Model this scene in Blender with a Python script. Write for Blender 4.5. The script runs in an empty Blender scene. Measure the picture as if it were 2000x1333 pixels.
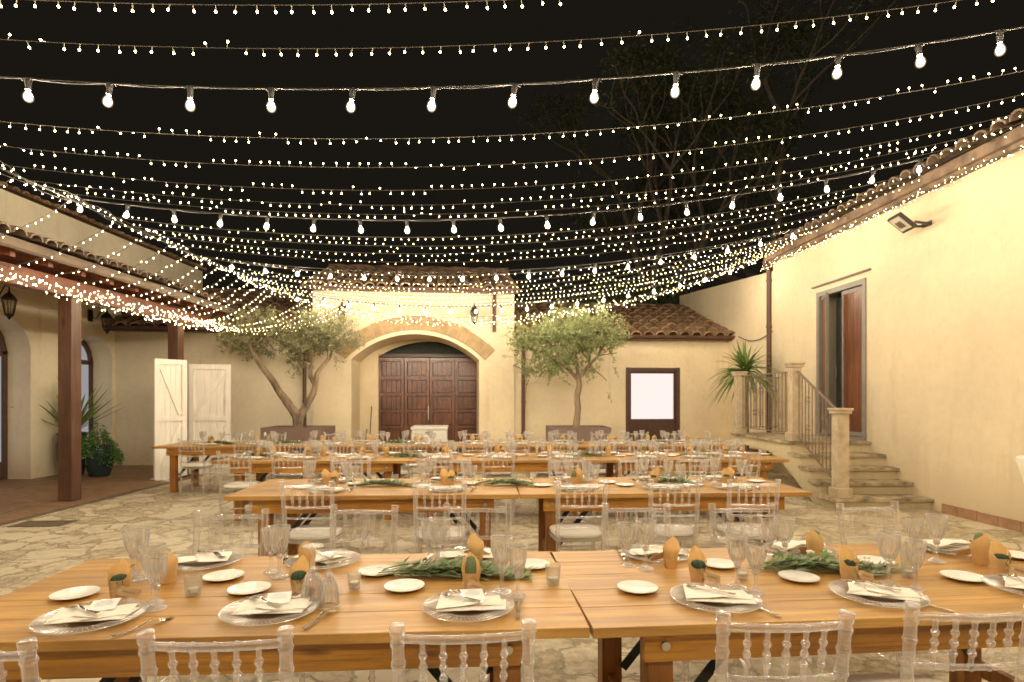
import bpy, math, random
from mathutils import Vector, Matrix, noise
PI = math.pi
R = math.radians
rnd = random.Random(7)
S = bpy.context.scene
COL = S.collection
F = 1130.0; HZ = 779.0; CAMZ = 1.55; TOPZ = 0.77
sin, cos = math.sin, math.cos

def P(px, py, Y):
    return ((px-1000)/F*Y, Y, CAMZ-(py-HZ)/F*Y)
def onz(px, py, z):
    Y = F*(CAMZ-z)/(py-HZ)
    return ((px-1000)/F*Y, Y)
def lerp(a, b, t): return a+(b-a)*t

# ------------------------------------------------------------------ mesh builder
class MB:
    def __init__(s): s.v = []; s.f = []
    def quad(s, *p):
        n = len(s.v); s.v += [tuple(q) for q in p]; s.f.append(tuple(range(n, n+len(p)))); return s
    def box(s, c, size, rz=0.0, M=None):
        n = len(s.v); x, y, z = size[0]/2, size[1]/2, size[2]/2
        cr, sr = cos(rz), sin(rz)
        for dx, dy, dz in ((-x,-y,-z),(x,-y,-z),(x,y,-z),(-x,y,-z),(-x,-y,z),(x,-y,z),(x,y,z),(-x,y,z)):
            if M is not None:
                q = M @ Vector((dx, dy, dz)); s.v.append((c[0]+q.x, c[1]+q.y, c[2]+q.z))
            else:
                s.v.append((c[0]+dx*cr-dy*sr, c[1]+dx*sr+dy*cr, c[2]+dz))
        for q in ((0,3,2,1),(4,5,6,7),(0,1,5,4),(1,2,6,5),(2,3,7,6),(3,0,4,7)):
            s.f.append(tuple(n+i for i in q))
        return s
    def bar(s, a, b, w, h=None):
        a = Vector(a); b = Vector(b); d = b-a; L = d.length
        M = d.to_track_quat('X', 'Z').to_matrix()
        return s.box((a+b)/2, (L, w, h if h else w), M=M)
    def tube(s, pts, r, seg=8, cap=True):
        pts = [Vector(p) for p in pts]; m = len(pts)
        rr = r if isinstance(r, (list, tuple)) else [r]*m
        base = len(s.v); up = None
        for i, p in enumerate(pts):
            t = (pts[min(i+1, m-1)]-pts[max(i-1, 0)])
            if t.length < 1e-9: t = Vector((0, 0, 1))
            t.normalize()
            if up is None:
                up = Vector((0, 0, 1)) if abs(t.z) < .9 else Vector((1, 0, 0))
            a = t.cross(up)
            if a.length < 1e-6: a = t.cross(Vector((0, 1, 0.1)))
            a.normalize(); b = a.cross(t).normalized(); up = b
            for k in range(seg):
                an = 2*PI*k/seg
                q = p+(a*cos(an)+b*sin(an))*rr[i]
                s.v.append((q.x, q.y, q.z))
        for i in range(m-1):
            for k in range(seg):
                k2 = (k+1) % seg
                s.f.append((base+i*seg+k, base+i*seg+k2, base+(i+1)*seg+k2, base+(i+1)*seg+k))
        if cap:
            s.f.append(tuple(base+k for k in range(seg))[::-1])
            s.f.append(tuple(base+(m-1)*seg+k for k in range(seg)))
        return s
    def lathe(s, prof, seg=24, mod=None, c=(0, 0, 0), closed=False):
        base = len(s.v); m = len(prof)
        for i, (r, z) in enumerate(prof):
            for k in range(seg):
                an = 2*PI*k/seg
                if mod:
                    q = mod(r, z, an, i)
                    rr, zz = q
                else: rr, zz = r, z
                s.v.append((c[0]+rr*cos(an), c[1]+rr*sin(an), c[2]+zz))
        rng = m if closed else m-1
        for i in range(rng):
            j = (i+1) % m
            for k in range(seg):
                k2 = (k+1) % seg
                s.f.append((base+i*seg+k, base+i*seg+k2, base+j*seg+k2, base+j*seg+k))
        return s
    def prism(s, poly, a, b):
        """poly: list of 2D pts; a,b: functions mapping (p)->3D for both caps"""
        n = len(s.v); m = len(poly)
        for p in poly: s.v.append(tuple(a(p)))
        for p in poly: s.v.append(tuple(b(p)))
        s.f.append(tuple(range(n, n+m))); s.f.append(tuple(range(n+2*m-1, n+m-1, -1)))
        for i in range(m):
            j = (i+1) % m
            s.f.append((n+j, n+i, n+m+i, n+m+j))
        return s
    def ball(s, c, r, seg=8, rings=5, sz=1.0):
        prof = [(max(1e-4, r*sin(PI*i/rings)), -r*sz*cos(PI*i/rings)) for i in range(rings+1)]
        return s.lathe(prof, seg, c=c)
    def octa(s, c, r):
        n = len(s.v); x, y, z = c
        s.v += [(x+r,y,z),(x-r,y,z),(x,y+r,z),(x,y-r,z),(x,y,z+r),(x,y,z-r)]
        for q in ((0,2,4),(2,1,4),(1,3,4),(3,0,4),(2,0,5),(1,2,5),(3,1,5),(0,3,5)): s.f.append(tuple(n+i for i in q))
        return s
    def mesh(s, name, mat, smooth=False, bevel=0):
        me = bpy.data.meshes.new(name)
        me.from_pydata(s.v, [], s.f)
        me.materials.append(mat)
        if smooth:
            for p in me.polygons: p.use_smooth = True
            me.set_sharp_from_angle(angle=R(38))
        me.update()
        return me
    def build(s, name, mat, parent=None, smooth=False, bevel=0):
        return mobj(name, s.mesh(name, mat, smooth), parent, bevel)

def mesh2(name, a, ma, b, mb_, smooth=True):
    """one mesh from two builders, each with its own material"""
    m = MB(); m.v = a.v+b.v; n = len(a.v); m.f = a.f+[tuple(i+n for i in f) for f in b.f]
    me = m.mesh(name, ma, smooth); me.materials.append(mb_)
    k = len(a.f)
    for i, p in enumerate(me.polygons):
        if i >= k: p.material_index = 1
    return me
def mobj(name, me, parent=None, bevel=0):
    o = bpy.data.objects.new(name, me); COL.objects.link(o)
    if parent: o.parent = parent
    if bevel:
        b = o.modifiers.new('bevel', 'BEVEL'); b.width = bevel; b.segments = 2; b.limit_method = 'ANGLE'
    return o
def tag(o, label=None, cat=None, group=None, kind=None):
    if label: o['label'] = label
    if cat: o['category'] = cat
    if group: o['group'] = group
    if kind: o['kind'] = kind
    return o
def thing(name, label, cat, loc=(0,0,0), rz=0.0, group=None):
    o = bpy.data.objects.new(name, None); COL.objects.link(o)
    o.location = loc; o.rotation_euler = (0, 0, rz); o.empty_display_size = .05
    return tag(o, label, cat, group)
CH = {}
def dup(root, loc, rz=0.0, label=None, group=None, rot=None):
    r = root.copy(); COL.objects.link(r); r.location = loc
    r.rotation_euler = rot if rot else (0, 0, rz)
    if label: r['label'] = label
    if group: r['group'] = group
    for ch in list(root.children):
        c = ch.copy(); COL.objects.link(c); c.parent = r
        for g in list(ch.children):
            d = g.copy(); COL.objects.link(d); d.parent = c
    return r

# ------------------------------------------------------------------ materials
def newmat(name):
    m = bpy.data.materials.new(name); m.use_nodes = True
    nt = m.node_tree; nt.nodes.clear()
    out = nt.nodes.new('ShaderNodeOutputMaterial')
    return m, nt, out
def N(nt, t, **k):
    n = nt.nodes.new(t)
    for a, b in k.items():
        if a.startswith('_'): setattr(n, a[1:], b)
        else: n.inputs[a.replace('__', ' ')].default_value = b
    return n
def bsdf(nt, out, **k):
    b = nt.nodes.new('ShaderNodeBsdfPrincipled')
    for a, v in k.items():
        b.inputs[a.replace('__', ' ')].default_value = v
    nt.links.new(b.outputs[0], out.inputs['Surface'])
    return b
def C3(c): return (c[0], c[1], c[2], 1)
def simple(name, col, rough=.5, metal=0.0, var=.12, scale=8.0, bump=0.0, bscale=40.0, stretch=(1,1,1), **k):
    m, nt, out = newmat(name)
    b = bsdf(nt, out, Base__Color=C3(col), Roughness=rough, Metallic=metal, **k)
    tc = N(nt, 'ShaderNodeTexCoord'); mp = N(nt, 'ShaderNodeMapping'); mp.inputs['Scale'].default_value = stretch
    nt.links.new(tc.outputs['Object'], mp.inputs[0])
    if var > 0:
        nz = N(nt, 'ShaderNodeTexNoise', Scale=scale, Detail=5.0, Roughness=.6)
        nt.links.new(mp.outputs[0], nz.inputs[0])
        cr = N(nt, 'ShaderNodeValToRGB')
        cr.color_ramp.elements[0].position = .3; cr.color_ramp.elements[1].position = .72
        cr.color_ramp.elements[0].color = C3([c*(1-var) for c in col])
        cr.color_ramp.elements[1].color = C3([min(1, c*(1+var)) for c in col])
        nt.links.new(nz.outputs[0], cr.inputs[0]); nt.links.new(cr.outputs[0], b.inputs['Base Color'])
    if bump > 0:
        n2 = N(nt, 'ShaderNodeTexNoise', Scale=bscale, Detail=6.0)
        nt.links.new(mp.outputs[0], n2.inputs[0])
        bp = N(nt, 'ShaderNodeBump', Strength=bump, Distance=.01)
        nt.links.new(n2.outputs[0], bp.inputs['Height']); nt.links.new(bp.outputs[0], b.inputs['Normal'])
    return m
def plaster(name, col, dirt=(.45, .33, .16), rough=.85):
    m, nt, out = newmat(name)
    b = bsdf(nt, out, Roughness=rough)
    tc = N(nt, 'ShaderNodeTexCoord')
    n1 = N(nt, 'ShaderNodeTexNoise', Scale=.7, Detail=8.0, Roughness=.62)
    n2 = N(nt, 'ShaderNodeTexNoise', Scale=9.0, Detail=6.0, Roughness=.65)
    mp = N(nt, 'ShaderNodeMapping'); mp.inputs['Scale'].default_value = (3, 3, .35)
    n3 = N(nt, 'ShaderNodeTexNoise', Scale=1.2, Detail=6.0, Roughness=.7)
    for n in (n1, n2): nt.links.new(tc.outputs['Object'], n.inputs[0])
    nt.links.new(tc.outputs['Object'], mp.inputs[0]); nt.links.new(mp.outputs[0], n3.inputs[0])
    c1 = N(nt, 'ShaderNodeValToRGB'); e = c1.color_ramp.elements
    e[0].position = .3; e[1].position = .7
    e[0].color = C3([c*.88 for c in col]); e[1].color = C3([min(1, c*1.06) for c in col])
    nt.links.new(n1.outputs[0], c1.inputs[0])
    mx = N(nt, 'ShaderNodeMixRGB', _blend_type='MULTIPLY', Fac=.35)
    c2 = N(nt, 'ShaderNodeValToRGB'); e = c2.color_ramp.elements
    e[0].position = .25; e[0].color = (.8, .76, .68, 1); e[1].position = .6; e[1].color = (1, 1, 1, 1)
    nt.links.new(n2.outputs[0], c2.inputs[0]); nt.links.new(c1.outputs[0], mx.inputs[1]); nt.links.new(c2.outputs[0], mx.inputs[2])
    m3 = N(nt, 'ShaderNodeMixRGB'); m3.inputs[2].default_value = C3(dirt)
    c3 = N(nt, 'ShaderNodeValToRGB'); e = c3.color_ramp.elements
    e[0].position = .56; e[0].color = (0, 0, 0, 1); e[1].position = .82; e[1].color = (.5, .5, .5, 1)
    nt.links.new(n3.outputs[0], c3.inputs[0]); nt.links.new(c3.outputs[0], m3.inputs[0]); nt.links.new(mx.outputs[0], m3.inputs[1])
    # grime creeping up from the foot of the wall
    sx = N(nt, 'ShaderNodeSeparateXYZ'); nt.links.new(tc.outputs['Object'], sx.inputs[0])
    mr = N(nt, 'ShaderNodeMapRange'); mr.inputs['From Min'].default_value = .05; mr.inputs['From Max'].default_value = .7
    mr.inputs['To Min'].default_value = .85; mr.inputs['To Max'].default_value = 0
    nt.links.new(sx.outputs['Z'], mr.inputs['Value'])
    mu = N(nt, 'ShaderNodeMath', _operation='MULTIPLY'); nt.links.new(mr.outputs[0], mu.inputs[0]); nt.links.new(n2.outputs[0], mu.inputs[1])
    m4 = N(nt, 'ShaderNodeMixRGB'); m4.inputs[2].default_value = C3(dirt)
    nt.links.new(mu.outputs[0], m4.inputs[0]); nt.links.new(m3.outputs[0], m4.inputs[1])
    nt.links.new(m4.outputs[0], b.inputs['Base Color'])
    bp = N(nt, 'ShaderNodeBump', Strength=.35, Distance=.012)
    n5 = N(nt, 'ShaderNodeTexNoise', Scale=14.0, Detail=8.0, Roughness=.6); nt.links.new(tc.outputs['Object'], n5.inputs[0])
    nt.links.new(n5.outputs[0], bp.inputs['Height']); nt.links.new(bp.outputs[0], b.inputs['Normal'])
    return m
def wood(name, dark, light, axis=0, rough=.38, plank=0.0, knots=True, scale=1.0, coat=.0, spec=.5, ks=.62, fib=.62):
    m, nt, out = newmat(name)
    b = bsdf(nt, out, Roughness=rough)
    b.inputs['Coat Weight'].default_value = coat; b.inputs['Coat Roughness'].default_value = .25
    tc = N(nt, 'ShaderNodeTexCoord'); oi = N(nt, 'ShaderNodeObjectInfo')
    add = N(nt, 'ShaderNodeVectorMath', _operation='ADD')
    cmb = N(nt, 'ShaderNodeCombineXYZ')
    mr = N(nt, 'ShaderNodeMath', _operation='MULTIPLY'); mr.inputs[1].default_value = 37.0
    nt.links.new(oi.outputs['Random'], mr.inputs[0])
    for i in range(3): nt.links.new(mr.outputs[0], cmb.inputs[i])
    nt.links.new(tc.outputs['Object'], add.inputs[0]); nt.links.new(cmb.outputs[0], add.inputs[1])
    vec = add.outputs[0]
    if plank:
        sx = N(nt, 'ShaderNodeSeparateXYZ'); nt.links.new(tc.outputs['Object'], sx.inputs[0])
        dv = N(nt, 'ShaderNodeMath', _operation='DIVIDE'); dv.inputs[1].default_value = plank
        nt.links.new(sx.outputs[1 if axis == 0 else 0], dv.inputs[0])
        fl = N(nt, 'ShaderNodeMath', _operation='FLOOR'); nt.links.new(dv.outputs[0], fl.inputs[0])
        m7 = N(nt, 'ShaderNodeMath', _operation='MULTIPLY'); m7.inputs[1].default_value = 5.37; nt.links.new(fl.outputs[0], m7.inputs[0])
        c7 = N(nt, 'ShaderNodeCombineXYZ'); nt.links.new(m7.outputs[0], c7.inputs[0]); nt.links.new(m7.outputs[0], c7.inputs[2])
        a7 = N(nt, 'ShaderNodeVectorMath', _operation='ADD'); nt.links.new(vec, a7.inputs[0]); nt.links.new(c7.outputs[0], a7.inputs[1]); vec = a7.outputs[0]
    st = [9, 9, 9]; st[axis] = .9
    mp = N(nt, 'ShaderNodeMapping'); mp.inputs['Scale'].default_value = st
    n0 = N(nt, 'ShaderNodeTexNoise', Scale=2.2*scale, Detail=3.0)
    nt.links.new(vec, mp.inputs[0])
    dmx = N(nt, 'ShaderNodeMixRGB', _blend_type='ADD', Fac=.35)
    nt.links.new(vec, n0.inputs[0]); nt.links.new(mp.outputs[0], dmx.inputs[1]); nt.links.new(n0.outputs['Color'], dmx.inputs[2])
    n1 = N(nt, 'ShaderNodeTexNoise', Scale=2.0*scale, Detail=10.0, Roughness=.68); nt.links.new(dmx.outputs[0], n1.inputs[0])
    wv = N(nt, 'ShaderNodeTexWave', Scale=.5*scale, Distortion=11.0, Detail=3.0); wv.bands_direction = 'Y' if axis != 1 else 'X'
    wv.inputs['Detail Scale'].default_value = 1.2
    nt.links.new(dmx.outputs[0], wv.inputs[0])
    mxx = N(nt, 'ShaderNodeMixRGB', Fac=.13); nt.links.new(n1.outputs[0], mxx.inputs[1]); nt.links.new(wv.outputs['Color'], mxx.inputs[2])
    cr = N(nt, 'ShaderNodeValToRGB'); e = cr.color_ramp.elements
    e[0].position = .20; e[0].color = C3(dark); e[1].position = .66; e[1].color = C3(light)
    nt.links.new(mxx.outputs[0], cr.inputs[0])
    col = cr.outputs[0]
    st5 = [70, 70, 70]; st5[axis] = 2.2
    mp5 = N(nt, 'ShaderNodeMapping'); mp5.inputs['Scale'].default_value = st5; nt.links.new(vec, mp5.inputs[0])
    n5 = N(nt, 'ShaderNodeTexNoise', Scale=1.0, Detail=4.0, Roughness=.7); nt.links.new(mp5.outputs[0], n5.inputs[0])
    c5 = N(nt, 'ShaderNodeValToRGB'); e = c5.color_ramp.elements
    e[0].position = .34; e[0].color = (.60, .53, .45, 1); e[1].position = .50; e[1].color = (1.04, 1.04, 1.04, 1)
    nt.links.new(n5.outputs[0], c5.inputs[0])
    m5 = N(nt, 'ShaderNodeMixRGB', _blend_type='MULTIPLY', Fac=fib); nt.links.new(col, m5.inputs[1]); nt.links.new(c5.outputs[0], m5.inputs[2]); col = m5.outputs[0]
    # broad tone patches
    n4 = N(nt, 'ShaderNodeTexNoise', Scale=1.6, Detail=2.0); nt.links.new(vec, n4.inputs[0])
    c4 = N(nt, 'ShaderNodeValToRGB'); e = c4.color_ramp.elements
    e[0].position = .33; e[0].color = (.58, .52, .45, 1); e[1].position = .62; e[1].color = (1.05, 1.05, 1.05, 1)
    nt.links.new(n4.outputs[0], c4.inputs[0])
    mm = N(nt, 'ShaderNodeMixRGB', _blend_type='MULTIPLY', Fac=.7); nt.links.new(col, mm.inputs[1]); nt.links.new(c4.outputs[0], mm.inputs[2]); col = mm.outputs[0]
    if knots:
        st2 = [5.5, 5.5, 5.5]; st2[axis] = 1.7
        mp2 = N(nt, 'ShaderNodeMapping'); mp2.inputs['Scale'].default_value = st2
        vo = N(nt, 'ShaderNodeTexVoronoi', Scale=ks); nt.links.new(vec, mp2.inputs[0]); nt.links.new(mp2.outputs[0], vo.inputs[0])
        ck = N(nt, 'ShaderNodeValToRGB'); e = ck.color_ramp.elements
        e[0].position = .035; e[0].color = (.18, .10, .06, 1); e[1].position = .15; e[1].color = (1, 1, 1, 1)
        nt.links.new(vo.outputs['Distance'], ck.inputs[0])
        mk = N(nt, 'ShaderNodeMixRGB', _blend_type='MULTIPLY', Fac=.75); nt.links.new(col, mk.inputs[1]); nt.links.new(ck.outputs[0], mk.inputs[2]); col = mk.outputs[0]
    nt.links.new(col, b.inputs['Base Color'])
    bp = N(nt, 'ShaderNodeBump', Strength=.25, Distance=.003); nt.links.new(n1.outputs[0], bp.inputs['Height']); nt.links.new(bp.outputs[0], b.inputs['Normal'])
    rr = N(nt, 'ShaderNodeMapRange'); rr.inputs['To Min'].default_value = rough-.08; rr.inputs['To Max'].default_value = rough+.14
    nt.links.new(n4.outputs[0], rr.inputs['Value']); nt.links.new(rr.outputs[0], b.inputs['Roughness'])
    return m
def clear(name, tint=(1, 1, 1), ior=1.45, rough=.02, lo=.22, hi=.55, edge=.30, bump=0.0, bscale=60.0, body=.03, gloss=.45, grough=.10):
    """clear glass / resin: mostly straight-through, some refraction, a little scatter that grows at the edges"""
    m, nt, out = newmat(name)
    g = N(nt, 'ShaderNodeBsdfGlass', Color=C3(tint), Roughness=rough, IOR=ior)
    t = N(nt, 'ShaderNodeBsdfTransparent', Color=C3([c*.99 for c in tint]))
    gl = N(nt, 'ShaderNodeBsdfGlossy', Color=(1, 1, 1, 1), Roughness=grough)
    df = N(nt, 'ShaderNodeBsdfDiffuse', Color=C3([c*.9 for c in tint]))
    tl = N(nt, 'ShaderNodeBsdfTranslucent', Color=C3([c*.9 for c in tint]))
    lw = N(nt, 'ShaderNodeLayerWeight', Blend=.35)
    def mrange(a, b):
        mr = N(nt, 'ShaderNodeMapRange'); mr.inputs['To Min'].default_value = a; mr.inputs['To Max'].default_value = b
        nt.links.new(lw.outputs['Facing'], mr.inputs['Value']); return mr.outputs[0]
    def mix(f, a, b):
        x = N(nt, 'ShaderNodeMixShader')
        if isinstance(f, float): x.inputs[0].default_value = f
        else: nt.links.new(f, x.inputs[0])
        nt.links.new(a, x.inputs[1]); nt.links.new(b, x.inputs[2]); return x.outputs[0]
    sc = mix(.5, df.outputs[0], tl.outputs[0]); sc = mix(gloss, sc, gl.outputs[0])
    base = mix(mrange(lo, hi), t.outputs[0], g.outputs[0])
    nt.links.new(mix(mrange(body, edge), base, sc), out.inputs['Surface'])  # scatter whitens the edges, imitating bright highlights along rims and rails
    if bump:
        tc = N(nt, 'ShaderNodeTexCoord'); v = N(nt, 'ShaderNodeTexVoronoi', Scale=bscale); nt.links.new(tc.outputs['Object'], v.inputs[0])
        bp = N(nt, 'ShaderNodeBump', Strength=bump, Distance=.004); nt.links.new(v.outputs['Distance'], bp.inputs['Height'])
        for n in (g, gl, df): nt.links.new(bp.outputs[0], n.inputs['Normal'])
    return m
def emit(name, col, strength, sample='AUTO'):
    m, nt, out = newmat(name)
    e = N(nt, 'ShaderNodeEmission', Color=C3(col), Strength=strength)
    nt.links.new(e.outputs[0], out.inputs['Surface'])
    m.cycles.emission_sampling = sample
    return m
def leafmat(name, a, b_, rough=.5):
    m, nt, out = newmat(name)
    p = N(nt, 'ShaderNodeBsdfPrincipled', Roughness=rough)
    ge = N(nt, 'ShaderNodeNewGeometry')
    cr = N(nt, 'ShaderNodeValToRGB'); e = cr.color_ramp.elements
    e[0].color = C3(a); e[1].color = C3(b_)
    nt.links.new(ge.outputs['Random Per Island'], cr.inputs[0]); nt.links.new(cr.outputs[0], p.inputs['Base Color'])
    tr = N(nt, 'ShaderNodeBsdfTranslucent'); nt.links.new(cr.outputs[0], tr.inputs[0])
    mx = N(nt, 'ShaderNodeMixShader', Fac=.3); nt.links.new(p.outputs[0], mx.inputs[1]); nt.links.new(tr.outputs[0], mx.inputs[2])
    nt.links.new(mx.outputs[0], out.inputs['Surface'])
    return m

BULB_C = (1.0, .835, .62)
M = {}
M['wall'] = plaster('cream_plaster', (.80, .685, .475))
M['walldim'] = plaster('ochre_plaster', (.81, .69, .475))
M['wall_darkened'] = plaster('darkened_plaster', (.72, .61, .415))  # wall plaster darkened to hold back the strong light on this side
M['wall_brightened'] = plaster('brightened_plaster', (.86, .77, .58))  # wall plaster lightened to make up for the weak light on the left
M['stairwall'] = plaster('stained_plaster', (.70, .60, .38), dirt=(.2, .17, .1))
M['arch'] = simple('arch_stone', (.40, .28, .15), .9, var=.22, scale=6, bump=.5, bscale=30)
M['mortar'] = simple('mortar', (.50, .35, .16), .9, var=.1)
M['tile'] = simple('roof_tile', (.30, .185, .10), .9, var=.6, scale=3.5, bump=.5, bscale=25)
M['tile2'] = simple('eave_tile', (.20, .14, .095), .9, var=.5, scale=4, bump=.5, bscale=25)
M['gutter'] = simple('brown_gutter', (.11, .050, .036), .45, var=.2, scale=4)
M['gutgrey'] = simple('grey_brown_gutter', (.18, .135, .10), .5, var=.2, scale=3)
M['beam'] = wood('beam_wood', (.07, .022, .012), (.23, .075, .035), axis=1, rough=.5, knots=False)
M['post'] = wood('post_wood', (.05, .024, .016), (.17, .082, .052), axis=2, rough=.42, knots=True)
M['top'] = wood('table_top_wood', (.29, .135, .024), (.57, .320, .080), axis=0, rough=.43, plank=.1984, knots=True, coat=.10, fib=.36, ks=.95)
M['apron'] = wood('apron_wood', (.26, .100, .010), (.62, .30, .040), axis=0, rough=.42, knots=True, coat=.2, ks=1.3, fib=.95)
M['tleg'] = wood('leg_wood', (.17, .068, .012), (.46, .20, .04), axis=2, rough=.45, knots=True)
M['gate'] = wood('gate_wood', (.045, .014, .007), (.22, .075, .030), axis=2, rough=.30, knots=False, coat=.5)
M['doorwood'] = wood('door_wood', (.085, .028, .012), (.21, .080, .034), axis=2, rough=.33, knots=False, coat=.3)
M['frame'] = simple('grey_frame', (.24, .22, .19), .5, var=.12)
M['darkframe'] = simple('dark_frame', (.085, .045, .032), .4, var=.2)
M['black'] = simple('black_steel', (.018, .018, .02), .45, var=.1)
M['iron'] = simple('weathered_iron', (.22, .17, .12), .6, var=.3, scale=20)
M['lantern'] = simple('lantern_iron', (.03, .025, .02), .5, var=.1)
M['stonepost'] = simple('pillar_stone', (.52, .42, .28), .9, var=.22, scale=7, bump=.4)
M['slab'] = simple('tread_stone', (.38, .31, .20), .9, var=.75, scale=5, bump=.7, bscale=18)
M['plinth'] = simple('terracotta_plinth', (.36, .20, .11), .8, var=.3, scale=5, bump=.3)
M['planter'] = simple('taupe_planter', (.225, .150, .125), .55, var=.08, scale=3)
M['soil'] = simple('soil', (.06, .04, .025), .95, var=.3, bump=.6)
M['bark'] = simple('olive_bark', (.27, .20, .13), .9, var=.75, scale=6, bump=.9, bscale=14, stretch=(1, 1, .3))
M['bark2'] = simple('far_bark', (.17, .14, .10), .9, var=.3, bump=.3)
M['olive'] = leafmat('olive_leaf', (.17, .18, .08), (.42, .42, .24))
M['olive2'] = leafmat('olive_leaf_green', (.17, .22, .08), (.42, .47, .22))
M['garland'] = leafmat('garland_leaf', (.10, .16, .05), (.46, .52, .27), .4)
M['garland2'] = leafmat('broad_leaf', (.09, .22, .05), (.22, .38, .12), .4)
M['spike'] = leafmat('spiky_leaf', (.10, .19, .04), (.26, .36, .10))
M['farleaf'] = leafmat('far_leaf', (.08, .10, .03), (.16, .19, .07))
M['stem'] = simple('green_stem', (.20, .22, .07), .6, var=.2)
M['flower'] = simple('white_petal', (.82, .80, .68), .6, var=.04)
M['pot'] = simple('teal_glaze', (.020, .045, .045), .12, var=.3, scale=5)
M['whitewood'] = simple('white_painted_wood', (.84, .80, .72), .6, var=.10, scale=3, bump=.35, bscale=12, stretch=(6, 6, .6))
M['whitebox'] = simple('white_laminate', (.74, .73, .66), .45, var=.03)
M['white'] = simple('white_china', (.82, .79, .70), .12, var=.02)
M['napkin'] = simple('linen', (.84, .78, .66), .9, var=.05, scale=60, bump=.15, bscale=220)
M['paper'] = simple('white_card', (.86, .84, .78), .7, var=.02)
M['ink'] = simple('ink', (.12, .10, .09), .7, var=0)
M['kraft'] = simple('kraft_paper', (.80, .53, .23), .75, var=.10, scale=30, bump=.15, bscale=90)
M['tagpaper'] = simple('tag_paper', (.56, .35, .16), .8, var=.06, scale=40)
M['twine'] = simple('twine', (.75, .62, .36), .8, var=.1)
M['peg'] = simple('peg_wood', (.66, .45, .20), .6, var=.1)
M['cactus'] = simple('cactus_green', (.035, .07, .03), .6, var=.35, scale=60, bump=.6, bscale=120)
M['cactuslt'] = simple('opuntia_green', (.15, .19, .09), .6, var=.25, scale=90, bump=.5, bscale=150)
M['cushion'] = simple('ivory_cushion', (.80, .76, .66), .7, var=.05, scale=10, bump=.1)
M['steel'] = simple('cutlery_steel', (.72, .68, .62), .13, 1.0, var=.03)
M['bolt'] = simple('zinc_bolt', (.62, .58, .50), .35, 1.0, var=.1)
M['wax'] = simple('candle_wax', (.85, .82, .72), .5, var=.02)
M['cloth'] = simple('white_cloth', (.80, .74, .60), .9, var=.05, bump=.2)
M['resin'] = clear('clear_resin', (.99, .975, .965), 1.45, .01, .08, .34, .85, body=.10, gloss=.55, grough=.20)
M['resin_far'] = clear('clear_resin_far', (.99, .98, .97), 1.45, .01, .04, .16, .92, body=.20, gloss=.5, grough=.24)
M['crystal'] = clear('cut_crystal', (1, .995, .98), 1.48, .005, .10, .34, .66, body=.08, gloss=.55, grough=.16)
M['crystal_far'] = clear('cut_crystal_far', (1, .995, .98), 1.48, .005, .05, .2, .75, body=.12, gloss=.5, grough=.2)
M['ribglass'] = clear('ribbed_glass', (.99, .985, .96), 1.45, .01, .02, .08, .32, body=.05, gloss=.5, grough=.14)
M['glint'] = clear('glint_ridge', (1, 1, .99), 1.45, .01, .02, .08, .85, body=.78, gloss=.45, grough=.22)  # whitish scatter on ridges and rims stands in for bright glints
M['votive'] = clear('votive_glass', (.98, .985, .97), 1.42, .01, .08, .30, .40, bump=.5, bscale=160, body=.12, gloss=.6)
M['pane'] = emit('lit_frosted_pane', (1.0, .90, .84), .80)
M['pane2'] = emit('lit_inner_pane', (.80, .76, .78), .32)
M['fanglass'] = simple('dark_pane', (.008, .022, .014), .6, var=.5, scale=9)
M['wire'] = simple('string_wire', (.085, .075, .06), .6, var=.05)
M['wiredark'] = simple('festoon_wire', (.055, .05, .042), .6, var=.05)
M['socket'] = simple('socket_plastic', (.03, .027, .023), .5, var=.05)
M['bulb'] = emit('bulb_glow', BULB_C, 860.0)
def bulb_halo_glass():
    m, nt, out = newmat('halo_bulb_glass')  # clear shell whose emission fades at the rim, imitating a soft halo
    t = N(nt, 'ShaderNodeBsdfTransparent'); e = N(nt, 'ShaderNodeEmission', Color=(1, .74, .42, 1))
    lw = N(nt, 'ShaderNodeLayerWeight', Blend=.5); mr = N(nt, 'ShaderNodeMath', _operation='SUBTRACT'); mr.inputs[0].default_value = 1.0
    nt.links.new(lw.outputs['Facing'], mr.inputs[1])
    pw = N(nt, 'ShaderNodeMath', _operation='POWER'); pw.inputs[1].default_value = 1.6; nt.links.new(mr.outputs[0], pw.inputs[0])
    ml = N(nt, 'ShaderNodeMath', _operation='MULTIPLY'); ml.inputs[1].default_value = .75; nt.links.new(pw.outputs[0], ml.inputs[0]); nt.links.new(ml.outputs[0], e.inputs['Strength'])
    a = N(nt, 'ShaderNodeAddShader'); nt.links.new(t.outputs[0], a.inputs[0]); nt.links.new(e.outputs[0], a.inputs[1]); nt.links.new(a.outputs[0], out.inputs['Surface'])
    m.cycles.emission_sampling = 'NONE'
    return m
M['bulbhalo'] = bulb_halo_glass()
M['ledleft'] = emit('led_glow_left', (1.0, .77, .40), 52.0, 'AUTO')
M['led'] = emit('led_glow', (1.0, .78, .40), 26.0, 'AUTO')
M['ledfar'] = emit('led_glow_far', (1.0, .77, .38), 24.0, 'AUTO')
M['stub'] = simple('led_stub', (.40, .34, .24), .4, var=0)
M['lamphousing'] = simple('lamp_housing', (.045, .040, .036), .5, var=.1)
M['lens'] = simple('lamp_lens', (.55, .50, .40), .15, var=.05)
M['grate'] = simple('drain_iron', (.16, .12, .08), .7, var=.2)
_k = M['kraft'].node_tree; _p = [n for n in _k.nodes if n.type == 'BSDF_PRINCIPLED'][0]; _o = [n for n in _k.nodes if n.type == 'OUTPUT_MATERIAL'][0]
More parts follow.
